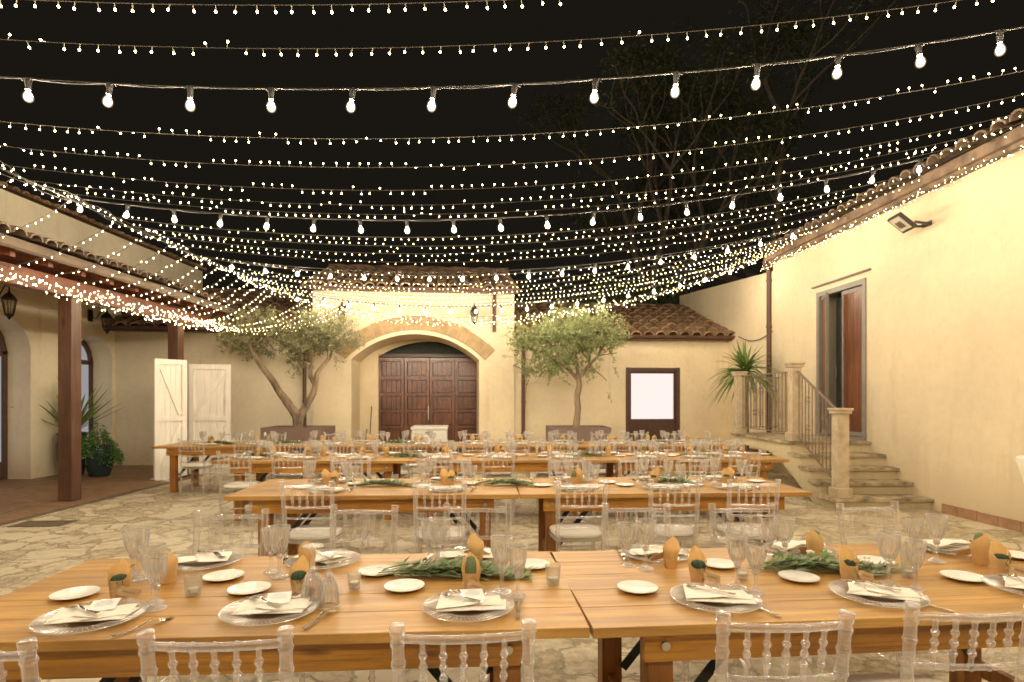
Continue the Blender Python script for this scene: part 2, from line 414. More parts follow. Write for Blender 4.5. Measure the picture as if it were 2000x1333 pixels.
_t = N(_k, 'ShaderNodeBsdfTranslucent', Color=(.92, .60, .24, 1)); _m = N(_k, 'ShaderNodeMixShader', Fac=.42)
_k.links.new(_p.outputs[0], _m.inputs[1]); _k.links.new(_t.outputs[0], _m.inputs[2]); _k.links.new(_m.outputs[0], _o.inputs['Surface'])

# ground materials ----------------------------------------------------------
def stone_ground():
    m, nt, out = newmat('crazy_paving')
    b = bsdf(nt, out, Roughness=.72)
    tc = N(nt, 'ShaderNodeTexCoord')
    nz = N(nt, 'ShaderNodeTexNoise', Scale=2.6, Detail=5.0, Roughness=.6); nt.links.new(tc.outputs['Object'], nz.inputs[0])
    sub = N(nt, 'ShaderNodeVectorMath', _operation='SUBTRACT'); sub.inputs[1].default_value = (.5, .5, .5)
    nt.links.new(nz.outputs['Color'], sub.inputs[0])
    sc = N(nt, 'ShaderNodeVectorMath', _operation='SCALE'); sc.inputs['Scale'].default_value = .55; nt.links.new(sub.outputs[0], sc.inputs[0])
    ad = N(nt, 'ShaderNodeVectorMath', _operation='ADD'); nt.links.new(tc.outputs['Object'], ad.inputs[0]); nt.links.new(sc.outputs[0], ad.inputs[1])
    v1 = N(nt, 'ShaderNodeTexVoronoi', Scale=2.7); v1.feature = 'DISTANCE_TO_EDGE'
    v2 = N(nt, 'ShaderNodeTexVoronoi', Scale=2.7)
    for v in (v1, v2): nt.links.new(ad.outputs[0], v.inputs[0]); v.inputs['Randomness'].default_value = 1.0
    j = N(nt, 'ShaderNodeValToRGB'); e = j.color_ramp.elements
    e[0].position = .010; e[0].color = (.15, .15, .15, 1); e[1].position = .060; e[1].color = (1, 1, 1, 1)
    # the joints vary in width
    nj = N(nt, 'ShaderNodeTexNoise', Scale=5.0, Detail=4.0); nt.links.new(tc.outputs['Object'], nj.inputs[0])
    mj = N(nt, 'ShaderNodeMath', _operation='MULTIPLY_ADD'); mj.inputs[1].default_value = .09; mj.inputs[2].default_value = -.05
    nt.links.new(nj.outputs[0], mj.inputs[0])
    aj = N(nt, 'ShaderNodeMath', _operation='ADD'); nt.links.new(v1.outputs['Distance'], aj.inputs[0]); nt.links.new(mj.outputs[0], aj.inputs[1])
    nt.links.new(aj.outputs[0], j.inputs[0])
    n2 = N(nt, 'ShaderNodeTexNoise', Scale=11.0, Detail=9.0, Roughness=.7); nt.links.new(tc.outputs['Object'], n2.inputs[0])
    st = N(nt, 'ShaderNodeValToRGB'); e = st.color_ramp.elements
    e[0].position = .28; e[0].color = (.29, .235, .15, 1); e[1].position = .60; e[1].color = (.76, .67, .49, 1)
    e2 = st.color_ramp.elements.new(.44); e2.color = (.57, .48, .32, 1)
    sepc = N(nt, 'ShaderNodeSeparateColor'); nt.links.new(v2.outputs['Color'], sepc.inputs[0])
    mm = N(nt, 'ShaderNodeMath', _operation='MULTIPLY_ADD'); mm.inputs[1].default_value = .30; mm.inputs[2].default_value = -.13
    nt.links.new(sepc.outputs[0], mm.inputs[0])
    a2 = N(nt, 'ShaderNodeMath', _operation='ADD'); nt.links.new(n2.outputs[0], a2.inputs[0]); nt.links.new(mm.outputs[0], a2.inputs[1])
    nt.links.new(a2.outputs[0], st.inputs[0])
    mx = N(nt, 'ShaderNodeMixRGB'); nt.links.new(j.outputs[0], mx.inputs[0]); mx.inputs[1].default_value = (.40, .325, .205, 1)
    nt.links.new(st.outputs[0], mx.inputs[2])
    n6 = N(nt, 'ShaderNodeTexNoise', Scale=.5, Detail=5.0); nt.links.new(tc.outputs['Object'], n6.inputs[0])
    c6 = N(nt, 'ShaderNodeValToRGB'); e = c6.color_ramp.elements
    e[0].position = .35; e[0].color = (.70, .66, .60, 1); e[1].position = .62; e[1].color = (1, 1, 1, 1)
    nt.links.new(n6.outputs[0], c6.inputs[0])
    mf = N(nt, 'ShaderNodeMixRGB', _blend_type='MULTIPLY', Fac=.6); nt.links.new(mx.outputs[0], mf.inputs[1]); nt.links.new(c6.outputs[0], mf.inputs[2])
    nt.links.new(mf.outputs[0], b.inputs['Base Color'])
    hh = N(nt, 'ShaderNodeMath', _operation='MULTIPLY_ADD'); hh.inputs[1].default_value = .35
    nt.links.new(n2.outputs[0], hh.inputs[0]); nt.links.new(j.outputs[0], hh.inputs[2])
    bp = N(nt, 'ShaderNodeBump', Strength=.6, Distance=.02); nt.links.new(hh.outputs[0], bp.inputs['Height']); nt.links.new(bp.outputs[0], b.inputs['Normal'])
    return m
def terracotta_floor():
    m, nt, out = newmat('terracotta_floor')
    b = bsdf(nt, out, Roughness=.6)
    tc = N(nt, 'ShaderNodeTexCoord')
    br = N(nt, 'ShaderNodeTexBrick', Scale=3.2); br.inputs['Color1'].default_value = (.26, .155, .085, 1); br.inputs['Color2'].default_value = (.34, .21, .12, 1)
    br.inputs['Mortar'].default_value = (.20, .13, .08, 1); br.inputs['Mortar Size'].default_value = .012
    mp = N(nt, 'ShaderNodeMapping'); mp.inputs['Rotation'].default_value = (0, 0, .6); nt.links.new(tc.outputs['Object'], mp.inputs[0]); nt.links.new(mp.outputs[0], br.inputs[0])
    n = N(nt, 'ShaderNodeTexNoise', Scale=3.0, Detail=8.0, Roughness=.7); nt.links.new(tc.outputs['Object'], n.inputs[0])
    cr = N(nt, 'ShaderNodeValToRGB'); e = cr.color_ramp.elements; e[0].position = .3; e[0].color = (.62, .6, .58, 1); e[1].position = .7; e[1].color = (1.1, 1.05, 1, 1)
    nt.links.new(n.outputs[0], cr.inputs[0])
    mx = N(nt, 'ShaderNodeMixRGB', _blend_type='MULTIPLY', Fac=.9); nt.links.new(br.outputs[0], mx.inputs[1]); nt.links.new(cr.outputs[0], mx.inputs[2])
    nt.links.new(mx.outputs[0], b.inputs['Base Color'])
    bp = N(nt, 'ShaderNodeBump', Strength=.3, Distance=.01); nt.links.new(n.outputs[0], bp.inputs['Height']); nt.links.new(bp.outputs[0], b.inputs['Normal'])
    return m
M['paving'] = stone_ground(); M['terra'] = terracotta_floor()

# ------------------------------------------------------------------ ground
g = MB(); g.quad((-70, -40, 0), (70, -40, 0), (70, 110, 0), (-70, 110, 0))
tag(g.build('ground', M['paving']), 'pale irregular stone paving of the courtyard', kind='structure')
g = MB(); g.quad((-12, -6, .012), (-6.34, -6, .012), (-6.34, 13.36, .012), (-12, 13.36, .012))
g.quad((-6.34, -6, .012), (-6.34, -6, 0), (-6.34, 13.36, 0), (-6.34, 13.36, .012))
tag(g.build('portico_floor', M['terra']), 'worn terracotta floor under the portico', kind='structure')
g = MB(); g.quad((-6.335, -6, .004), (-6.22, -6, .004), (-6.22, 13.3, .004), (-6.335, 13.3, .004))
tag(g.build('floor_border', simple('dark_border', (.17, .13, .085), .7, var=.3)), 'dark border strip between terracotta and stone paving', kind='structure')

# ------------------------------------------------------------------ walls with openings
def frame_map(ox, oy, ang):
    """u along wall, d into the wall, z up"""
    ux, uy = cos(ang), sin(ang)
    return lambda u, d, z: (ox+u*ux-d*uy, oy+u*uy+d*ux, z)
def wall_mesh(fm, u0, u1, z0, top, ops, depth, seg=20, back=True):
    """top: number or fn(u). ops: (ua,ub,zb,zspring,rise) sorted"""
    tf = top if callable(top) else (lambda u: top)
    mb = MB()
    def face(ua, za0, za1, ub, zb0, zb1, d=0.0, flip=False):
        q = [fm(ua, d, za0), fm(ub, d, zb0), fm(ub, d, zb1), fm(ua, d, za1)]
        if flip: q.reverse()
        mb.quad(*q)
    cur = u0
    for (ua, ub, zb, zs, rise) in ops:
        face(cur, z0, tf(cur), ua, z0, tf(ua)); face(cur, z0, tf(cur), ua, z0, tf(ua), depth, True)
        n = seg if rise > 0 else 1
        hw = (ub-ua)/2
        Rr = (hw*hw+rise*rise)/(2*rise) if rise > 0 else 0
        def arc(u):
            if rise <= 0: return zs
            x = u-(ua+ub)/2
            return zs+math.sqrt(max(0, Rr*Rr-x*x))-(Rr-rise)
        us = [ua+(ub-ua)*(.5-.5*cos(PI*i/n)) for i in range(n+1)] if n > 1 else [ua, ub]
        for a, b in zip(us[:-1], us[1:]):
            face(a, arc(a), tf(a), b, arc(b), tf(b)); face(a, arc(a), tf(a), b, arc(b), tf(b), depth, True)
            mb.quad(fm(a, 0, arc(a)), fm(a, depth, arc(a)), fm(b, depth, arc(b)), fm(b, 0, arc(b)))
            if zb > z0:
                face(a, z0, zb, b, z0, zb); face(a, z0, zb, b, z0, zb, depth, True)
                mb.quad(fm(a, 0, zb), fm(b, 0, zb), fm(b, depth, zb), fm(a, depth, zb))
        mb.quad(fm(ua, 0, zb), fm(ua, depth, zb), fm(ua, depth, zs), fm(ua, 0, zs))
        mb.quad(fm(ub, 0, zb), fm(ub, 0, zs), fm(ub, depth, zs), fm(ub, depth, zb))
        cur = ub
    face(cur, z0, tf(cur), u1, z0, tf(u1)); face(cur, z0, tf(cur), u1, z0, tf(u1), depth, True)
    for u in (u0, u1):
        mb.quad(fm(u, 0, z0), fm(u, 0, tf(u)), fm(u, depth, tf(u)), fm(u, depth, z0))
    mb.quad(fm(u0, 0, tf(u0)), fm(u1, 0, tf(u1)), fm(u1, depth, tf(u1)), fm(u0, depth, tf(u0)))
    return mb

def tiles(fm, u0, u1, d0, z0, d1, z1, sp=.21, rows=None, r=.085, jit=.012, seg=6):
    """barrel tiled slope from eave (d0,z0) to ridge (d1,z1) in wall frame"""
    mb = MB(); L = math.hypot(d1-d0, z1-z0)
    rows = rows or max(1, int(round(L/.36)))
    n = int((u1-u0)/sp)
    # base sheet (channel tiles)
    mb.quad(fm(u0, d0, z0-.02), fm(u1, d0, z0-.02), fm(u1, d1, z1-.02), fm(u0, d1, z1-.02))
    nx, nz = -(z1-z0)/L, (d1-d0)/L
    for i in range(n):
        uc = u0+sp*(i+.5)
        for j in range(rows):
            t0 = j/rows-.03; t1 = (j+1)/rows+.02
            ju = rnd.uniform(-jit, jit); jz = rnd.uniform(-.008, .012)
            base = len(mb.v)
            for t, rr, lift in ((t0, r*1.06, .022+jz), (t1, r*.84, .0+jz)):
                d = d0+(d1-d0)*t; z = z0+(z1-z0)*t
                for k in range(seg+1):
                    a = PI*k/seg
                    du = rr*cos(a); h = rr*.85*sin(a)+lift
                    mb.v.append(fm(uc+ju+du, d+nx*h, z+nz*h))
                # inner ring for thickness at the mouth
            for k in range(seg):
                mb.f.append((base+k, base+k+1, base+seg+1+k+1, base+seg+1+k))
            b2 = len(mb.v); d = d0+(d1-d0)*t0; z = z0+(z1-z0)*t0
            for k in range(seg+1):
                a = PI*k/seg; rr = r*.84
                mb.v.append(fm(uc+ju+rr*cos(a), d+nx*(rr*.8*sin(a)+.018+jz), z+nz*(rr*.8*sin(a)+.018+jz)))
            for k in range(seg):
                mb.f.append((base+k+1, base+k, b2+k, b2+k+1))
    return mb

# ---- back building ---------------------------------------------------------
A6 = R(6.0)
BF = frame_map(-9.2, 13.4, A6)
bb = thing('farm_building', 'low cream farm building closing the courtyard, with tiled roofs and an arched gateway', 'building', (0, 0, 0))
UA, UB, ZS, RISE = 5.36, 8.43, 2.50, .62
wall_mesh(BF, 0, 4.46, 0, 3.15, [], .35).build('wall', M['wall_brightened'], bb)
cb = wall_mesh(lambda u, d, z: BF(u, d-.06, z), 4.46, 9.30, 0, 4.13, [(UA, UB, 0, ZS, RISE)], 1.35, seg=28)
cb.build('gateway_wall', M['wall'], bb)
wall_mesh(BF, 9.30, 15.6, 0, 3.08, [(12.17, 13.55, .40, 2.32, 0)], .35).build('wall', M['wall'], bb)
# arch of voussoirs: blocks with mortar between
Rr = ((UB-UA)/2)**2; Rr = (Rr+RISE**2)/(2*RISE); uc = (UA+UB)/2; zc = ZS+RISE-Rr
vs = MB(); mo = MB()
a0 = math.asin(((UB-UA)/2+.14)/(Rr+.10)); nb = 17
def ringseg(mb, aa, ab, r0, r1, d0, d1, k=4):
    poly = [(uc+r0*sin(lerp(aa, ab, i/k)), zc+r0*cos(lerp(aa, ab, i/k))) for i in range(k+1)]
    poly += [(uc+r1*sin(lerp(ab, aa, i/k)), zc+r1*cos(lerp(ab, aa, i/k))) for i in range(k+1)]
    mb.prism(poly, lambda p: BF(p[0], d0, p[1]), lambda p: BF(p[0], d1, p[1]))
for i in range(nb):
    aa = lerp(-a0, a0, i/nb)+.004; ab = lerp(-a0, a0, (i+1)/nb)-.004
    ringseg(vs, aa, ab, Rr+.10, Rr+.44+rnd.uniform(-.015, .02), -.105, -.05)
ringseg(mo, -a0, a0, Rr+.105, Rr+.43, -.092, -.055, 40)
vo = vs.build('stone_arch', M['arch'], bb)
mo.build('mortar', M['mortar'], vo)
# passage behind arch: side walls, soffit, rear wall with the gate opening
ps = MB()
GD = 1.34
gl = 5.83; gr = 8.52
pw = wall_mesh(lambda u, d, z: BF(u, d+GD, z), 5.2, 8.9, 0, 3.3, [(gl, gr, 0, 2.66, .42)], .18, seg=24)
pw.build('rear_wall', M['wall'], bb)
# gate
gt = thing('gate', None, None); gt.parent = bb; gt.name = 'gate'
gt['label'] = 'brown four-leaf panelled wooden gate under the stone arch'
gw = (gr-gl)/4
def gate_leaf(u0, w):
    mb = MB()
    def bx(ua, ub, za, zb, d, t):
        mb.prism([(ua, za), (ub, za), (ub, zb), (ua, zb)], lambda p: BF(p[0], GD+d, p[1]), lambda p: BF(p[0], GD+d+t, p[1]))
    H = 2.64; st = .085
    bx(u0+.006, u0+st, 0.02, H, -.005, .09); bx(u0+w-st, u0+w-.006, .02, H, -.005, .09)
    zz = [.02, .12, .75, .83, 1.18, 1.26, 1.62, 1.70, 2.05, 2.15, 2.54, H]
    for k in range(0, len(zz), 2): bx(u0+st, u0+w-st, zz[k], zz[k+1], .0, .08)
    for k in range(1, len(zz)-1, 2):
        n = 4; pwid = (w-2*st)/n
        for q in range(n):
            bx(u0+st+q*pwid+(.014 if q == 0 else .003), u0+st+(q+1)*pwid-(.014 if q == n-1 else .003), zz[k]+.014, zz[k+1]-.014, .036+.010*(q % 2), .03)
    return mb
bk = MB(); bk.prism([(gl, .02), (gr, .02), (gr, 2.64), (gl, 2.64)], lambda p: BF(p[0], GD+.10, p[1]), lambda p: BF(p[0], GD+.12, p[1])); bk.build('shadow_backing', M['lantern'], gt)  # dark sheet behind the leaves paints the shade in the panel gaps
for k in range(4): gate_leaf(gl+k*gw, gw).build('gate_leaf', M['gate'], gt)
hb = MB(); hb.bar(BF(gl+2*gw-.03, GD-.01, 1.0), BF(gl+2*gw-.03, GD-.01, 1.35), .02); hb.build('handle', M['bolt'], gt)
tr = MB(); tr.prism([(gl, 2.66), (gr, 2.66), (gr, 2.74), (gl, 2.74)], lambda p: BF(p[0], GD+.0, p[1]), lambda p: BF(p[0], GD+.1, p[1])); tr.build('transom', M['darkframe'], gt)
fg = MB(); hw = (gr-gl)/2; r2 = (hw*hw+.42*.42)/.84; ucc = (gl+gr)/2
pts = [(gl+(gr-gl)*i/24, 2.66+math.sqrt(max(0, r2*r2-(gl+(gr-gl)*i/24-ucc)**2))-(r2-.42)) for i in range(25)]
fg.prism([(gl, 2.70)]+[p for p in pts if p[1] > 2.70]+[(gr, 2.70)], lambda p: BF(p[0], GD+.08, p[1]), lambda p: BF(p[0], GD+.11, p[1]))
fl = fg.build('fanlight', M['fanglass'], gt)
sc = MB()
for k in range(9):
    u = lerp(gl+.3, gr-.3, k/8)
    for s_ in (-1, 1):
        ctr = (u, 2.86+.04*(1-abs(k-4)/4)); sc.tube([BF(ctr[0]+s_*.05*(1-cos(a)), GD+.04, ctr[1]+.07*sin(a)) for a in [i*PI/4 for i in range(8)]], .006, 4)
sc.tube([BF(p[0], GD+.04, p[1]-.04) for p in pts[2:-2]], .012, 5)
sc.build('scrollwork', M['lantern'], fl)
# two dark poles leaning in the passage
for uu, hh_ in ((5.62, 1.35), (5.50, .75)):
    pl = MB(); pl.tube([BF(uu, 1.0, .0), BF(uu+.05, 1.22, hh_)], .013, 6)
    tag(pl.build('pole', M['lantern']), 'thin dark pole leaning in the archway, %s of the two' % ('taller' if hh_ > 1 else 'shorter'), 'pole', 'poles leaning in the archway')
# window
wn = thing('window', None, None); wn.parent = bb; wn['label'] = 'lit frosted window in a dark brown frame'
def fbox(mb, ua, ub, za, zb, d, t): mb.prism([(ua, za), (ub, za), (ub, zb), (ua, zb)], lambda p: BF(p[0], d, p[1]), lambda p: BF(p[0], d+t, p[1]))
fr = MB()
fbox(fr, 12.15, 12.25, .40, 2.34, -.02, .16); fbox(fr, 13.47, 13.57, .40, 2.34, -.02, .16); fbox(fr, 12.25, 13.47, 2.24, 2.335, -.018, .16); fbox(fr, 12.25, 13.47, .40, .5, -.018, .16)
fr.build('frame', M['darkframe'], wn)
f2 = MB(); fbox(f2, 12.255, 12.30, .50, 2.24, .03, .06); fbox(f2, 13.42, 13.465, .50, 2.24, .03, .06); fbox(f2, 12.30, 13.42, 2.19, 2.24, .03, .06); fbox(f2, 12.30, 13.42, .50, .98, .03, .05); fbox(f2, 12.30, 13.42, .98, 1.03, .02, .07)
f2.build('sash', M['darkframe'], wn)
pn = MB(); fbox(pn, 12.30, 13.42, 1.03, 2.19, .055, .01); pn.build('pane', M['pane'], wn)
# roofs
tiles(BF, -.1, 4.44, -.28, 3.20, 3.8, 4.72, sp=.30, r=.13, rows=9).build('roof', M['tile'], bb)
tiles(BF, 9.36, 15.45, -.28, 3.14, 3.3, 4.40, sp=.31, r=.135, rows=8).build('roof', M['tile'], bb)
tiles(BF, 4.30, 9.42, -.33, 4.20, 2.6, 5.25, sp=.28, r=.12, rows=7).build('roof', M['tile'], bb)
# ridge cap lines
for (u0, u1, d, z) in ((-.1, 4.44, 3.82, 4.74), (9.36, 15.45, 3.32, 4.43), (4.3, 9.42, 2.62, 5.28)):
    rb = MB(); rb.tube([BF(lerp(u0, u1, i/20), d, z+.02*sin(i*2.3)) for i in range(21)], .10, 8); rb.build('ridge', M['tile'], bb)
# back slopes so the roofs are closed
for (u0, u1, d, z, e) in ((-.1, 4.44, 3.8, 4.70, 1.5), (9.36, 15.45, 3.3, 4.38, 1.5), (4.3, 9.42, 2.6, 5.2, 2)):
    q = MB(); q.quad(BF(u0, d, z), BF(u1, d, z), BF(u1, d+3.5, z-e), BF(u0, d+3.5, z-e)); q.build('rear_slope', M['tile'], bb)
# eaves: fascia + gutter
def gutter(u0, u1, d, z, mat=M['gutter'], r=.065):
    mb = MB(); seg = 6
    base = 0
    for u in (u0, u1):
        for k in range(seg+1):
            a = PI+PI*k/seg; mb.v.append(BF(u, d+r*cos(a), z+r*sin(a)))
        for k in range(seg+1):
            a = 2*PI-PI*k/seg; mb.v.append(BF(u, d+(r-.008)*cos(a), z+(r-.008)*sin(a)))
    n = 2*(seg+1)
    for k in range(n): mb.f.append((k, (k+1) % n, n+(k+1) % n, n+k))
    mb.f.append(tuple(range(n))[::-1]); mb.f.append(tuple(range(n, 2*n)))
    return mb
gutter(-.1, 4.44, -.36, 3.19).build('gutter', M['gutter'], bb)
gutter(9.33, 15.4, -.36, 3.12).build('gutter', M['gutter'], bb)
gutter(4.28, 9.44, -.42, 4.18).build('gutter', M['gutter'], bb)
so = MB()
fbox(so, -.05, 4.44, 3.10, 3.15, -.28, .27); fbox(so, 9.32, 15.3, 3.03, 3.08, -.28, .27); fbox(so, 4.34, 9.40, 4.14, 4.19, -.36, .29)
so.build('eave_board', M['darkframe'], bb)
# gable ends of the gateway block
for u in (4.47, 9.29):
    ge = MB(); ge.prism([(-.05, 4.1), (2.6, 4.1), (2.6, 5.18)], lambda p: BF(u, p[0], p[1]), lambda p: BF(u+(.05 if u < 5 else -.05), p[0], p[1])); ge.build('gable_end', M['walldim'], bb)
def pipe(u, z0, z1, d=-.09, top=None):
    mb = MB(); pts_ = [BF(u, d, z0), BF(u, d, z1)]
    if top: pts_.append(BF(u, top[0], top[1]))
    mb.tube(pts_, .045, 8)
    for z in (z0+.7, (z0+z1)/2, z1-.2): mb.tube([BF(u, d, z-.02), BF(u, d, z+.02)], .055, 8)
    return mb
pipe(4.28, 0, 2.98, -.08, (-.34, 3.16)).build('downpipe', M['gutter'], bb, True)
pipe(9.52, 0, 2.92, -.08, (-.34, 3.09)).build('downpipe', M['gutter'], bb, True)
pipe(8.80, 3.18, 4.00, -.16, (-.42, 4.14)).build('downpipe', M['gutter'], bb, True)

# ---- right building ---------------------------------------------------------
# wall line X = 5.9-.0524(Y-7); frame: u = Y along wall, d = into the wall (+X)
XR = lambda Y: 5.9-.0524*(Y-7)
RF = lambda u, d, z: (XR(u)+d, u+d*.0524, z)
rb_ = thing('tall_building', 'tall cream building along the right side with a double wooden door above a staircase', 'building', (0, 0, 0))
wall_mesh(RF, -5, 12.44, 0, 4.50, [(9.42, 10.80, .87, 3.52, 0)], .4).build('wall', M['wall_darkened'], rb_)
wall_mesh(lambda u, d, z: RF(u, d+.10, z), 12.44, 18.6, 0, lambda u: lerp(4.32, 4.85, (u-12.44)/6.1), [], .4).build('wall', M['walldim'], rb_)
en = MB(); en.quad(RF(12.44, 0, 0), RF(12.44, .4, 0), RF(12.44, .4, 4.5), RF(12.44, 0, 4.5)); 
co = MB()
def rbox(mb, ua, ub, za, zb, d0, d1): mb.prism([(ua, za), (ub, za), (ub, zb), (ua, zb)], lambda p: RF(p[0], d0, p[1]), lambda p: RF(p[0], d1, p[1]))
rbox(co, -5, 12.5, 4.44, 4.50, -.10, -.002); rbox(co, -5, 12.52, 4.502, 4.64, -.17, .3)
co.build('cornice', M['tile2'], rb_)
RT = lambda u, d, z: RF(u, d, z)
tm = tiles(RT, -5, 12.5, -.24, 4.66, 3.6, 5.9, sp=.24, r=.10, rows=9)
tm.build('roof', M['tile2'], rb_)
pb = MB()
yy = -5.0
while yy < 7.85:
    w = .30+rnd.uniform(-.01, .01); rbox(pb, yy+.004, min(yy+w, 7.86)-.004, 0, .125+rnd.uniform(-.004, .004), -.022, -.001); yy += w
pb.build('plinth', M['plinth'], rb_)
dp = MB(); dp.tube([RF(12.52, -.05, 0), RF(12.52, -.05, 4.30), RF(12.50, -.16, 4.52)], .055, 8)
for z in (.9, 2.0, 3.1, 4.1): dp.tube([RF(12.52, -.05, z-.02), RF(12.52, -.05, z+.02)], .066, 8)
dp.build('downpipe', M['gutter'], rb_, True)
# door
dr = thing('door', None, None); dr.parent = rb_; dr['label'] = 'brown plank double door in a grey frame, standing ajar'
fr = MB()
rbox(fr, 9.42, 9.50, .87, 3.52, -.025, .14); rbox(fr, 10.72, 10.80, .87, 3.52, -.025, .14); rbox(fr, 9.50, 10.72, 3.43, 3.52, -.022, .14); rbox(fr, 9.50, 10.72, .87, .91, -.02, .2)
fr.build('frame', M['frame'], dr)
def leaf(ua, ub, d, ang, hinge):
    mb = MB(); n = max(3, int(abs(ub-ua)/.13)); w = abs(ub-ua)/n
    ca, sa = cos(ang), sin(ang)
    def mp(p, dd):
        du = p[0]-hinge; return RF(hinge+du*ca, d+dd-abs(du)*sa, p[1])
    for i in range(n):
        a = min(ua, ub)+i*w
        mb.prism([(a+.003, .95), (a+w-.003, .95), (a+w-.003, 3.38), (a+.003, 3.38)], lambda p: mp(p, .0), lambda p: mp(p, .035))
    fr_ = MB()
    for (a, b, za, zb) in ((min(ua, ub)-.0, min(ua, ub)+.045, .92, 3.42), (max(ua, ub)-.045, max(ua, ub), .92, 3.42), (min(ua, ub)+.045, max(ua, ub)-.045, 3.36, 3.42), (min(ua, ub)+.045, max(ua, ub)-.045, .92, .99)):
        fr_.prism([(a, za), (b, za), (b, zb), (a, zb)], lambda p: mp(p, -.012), lambda p: mp(p, .045))
    return mb, fr_
for (ua, ub, ang, hg) in ((9.51, 10.10, 0.0, 9.51), (10.71, 10.14, R(24), 10.71)):
    lm_, lf_ = leaf(ua, ub, .03, ang, hg)
    lo = lm_.build('door_leaf', M['doorwood'], dr); lf_.build('leaf_frame', M['frame'], lo)
ib = MB(); rbox(ib, 9.6, 10.7, .9, 3.4, .30, .33); ib.build('inner_panel', simple('blue_grey_panel', (.20, .20, .19), .5, var=.1), dr)
hn = MB(); rbox(hn, 10.18, 10.21, 1.92, 2.10, -.05, -.02); hn.tube([RF(10.19, -.03, 2.0), RF(10.19, -.08, 2.0), RF(10.10, -.08, 2.0)], .008, 6); hn.build('handle', M['bolt'], dr)
ln = MB(); rbox(ln, 9.30, 10.92, 3.62, 3.645, -.05, -.002); ln.build('lintel_strip', M['gutgrey'], rb_)
# loose cable on the far part
cbm = MB(); cbm.tube([RF(12.6+i*.28, .07, 3.02-.16*sin(PI*i/6)+.01*i) for i in range(7)], .010, 5); cbm.build('cable', M['wiredark'], rb_)

# floodlight
fp = P(1790, 440, 8.13)
flt = thing('floodlight', 'grey rectangular floodlight on a bracket high on the right wall', 'floodlight', (XR(8.13), 8.13, 4.0), 0)
m_ = MB(); mt = Matrix.Rotation(R(38), 3, 'Y') @ Matrix.Rotation(R(-6), 3, 'X'); fc = Vector((-.36, 0, .02))
m_.box(fc, (.30, .24, .05), M=mt); m_.build('housing', M['lamphousing'], flt, bevel=.006)
m_ = MB(); m_.box(fc+mt @ Vector((-.01, 0, -.030)), (.235, .18, .012), M=mt); m_.build('lens', M['lens'], flt)
m_ = MB(); m_.box(fc+mt @ Vector((.0, 0, -.039)), (.11, .10, .006), M=mt); m_.build('reflector', M['bolt'], flt)
m_ = MB(); m_.bar((-.26, .12, 0), (-.02, .06, -.01), .02, .03); m_.bar((-.26, -.12, 0), (-.02, -.06, -.01), .02, .03); m_.box((-.012, 0, 0), (.02, .18, .06)); m_.build('bracket', M['lamphousing'], flt)

# ---- left wing ---------------------------------------------------------------
lw = thing('portico_building', 'cream wing on the left with arched doorways behind a timber portico', 'building', (0, 0, 0))
LF = lambda u, d, z: (-9.2-d, u, z)     # u = Y, d into wall (-X)
wall_mesh(LF, -4, 13.62, 0, 4.15, [(9.75, 11.06, 0, 2.45, .62), (12.25, 13.38-.001+.0, 0, 2.40, .50)][:1]+[(12.20, 13.32, 0, 2.42, .52)], .52, seg=20).build('wall', M['wall_brightened'], lw)
wall_mesh(LF, -4, 17.2, 4.18, 5.33, [], .4).build('upper_wall', M['wall_brightened'], lw)
# sides of far end so it closes
tiles(LF, -4, 17.3, -.07, 5.35, 3.4, 6.5, sp=.24, r=.075, rows=9).build('roof', M['tile'], lw)
tiles(LF, -4, 12.7, -3.02, 3.58, -.02, 4.28, sp=.24, r=.10, rows=8).build('portico_roof', M['tile2'], lw)
q = MB(); q.prism([(-3.0, 3.44), (-.01, 4.10), (-.01, 4.14), (-3.0, 3.49)], lambda p: LF(-4, p[0], p[1]), lambda p: LF(12.66, p[0], p[1])); q.build('roof_boarding', M['beam'], lw)
for i in range(28):
    y = -3.6+i*.6
    if y > 12.6: break
    b_ = MB(); b_.prism([(-2.95, 3.33), (-.01, 3.98), (-.01, 4.09), (-2.95, 3.43)], lambda p: LF(y, p[0], p[1]), lambda p: LF(y+.08, p[0], p[1])); b_.build('rafter', M['beam'], lw)
gm = MB(); gm.tube([(-6.12, y, 3.46) for y in (-4, 2, 8, 12.7)], .07, 8); gm.build('gutter', M['gutgrey'], lw, True)
gm = MB(); gm.box((-6.19, 4.35, 3.50), (.03, 16.7, .10)); gm.build('fascia', M['gutgrey'], lw)
bm_ = MB(); bm_.box((-6.66, 4.3, 3.19), (.20, 16.6, .26)); bm_.build('beam', M['beam'], lw, bevel=.008)
for y in (-1.6, 1.8, 5.2, 8.74, 11.5):
    p_ = MB(); p_.box((-6.68, y, 1.54), (.205, .205, 3.04)); 
    po = p_.build('post', M['post'], lw, bevel=.008)
    if y > 8: po['label'] = 'reddish brown square timber post'
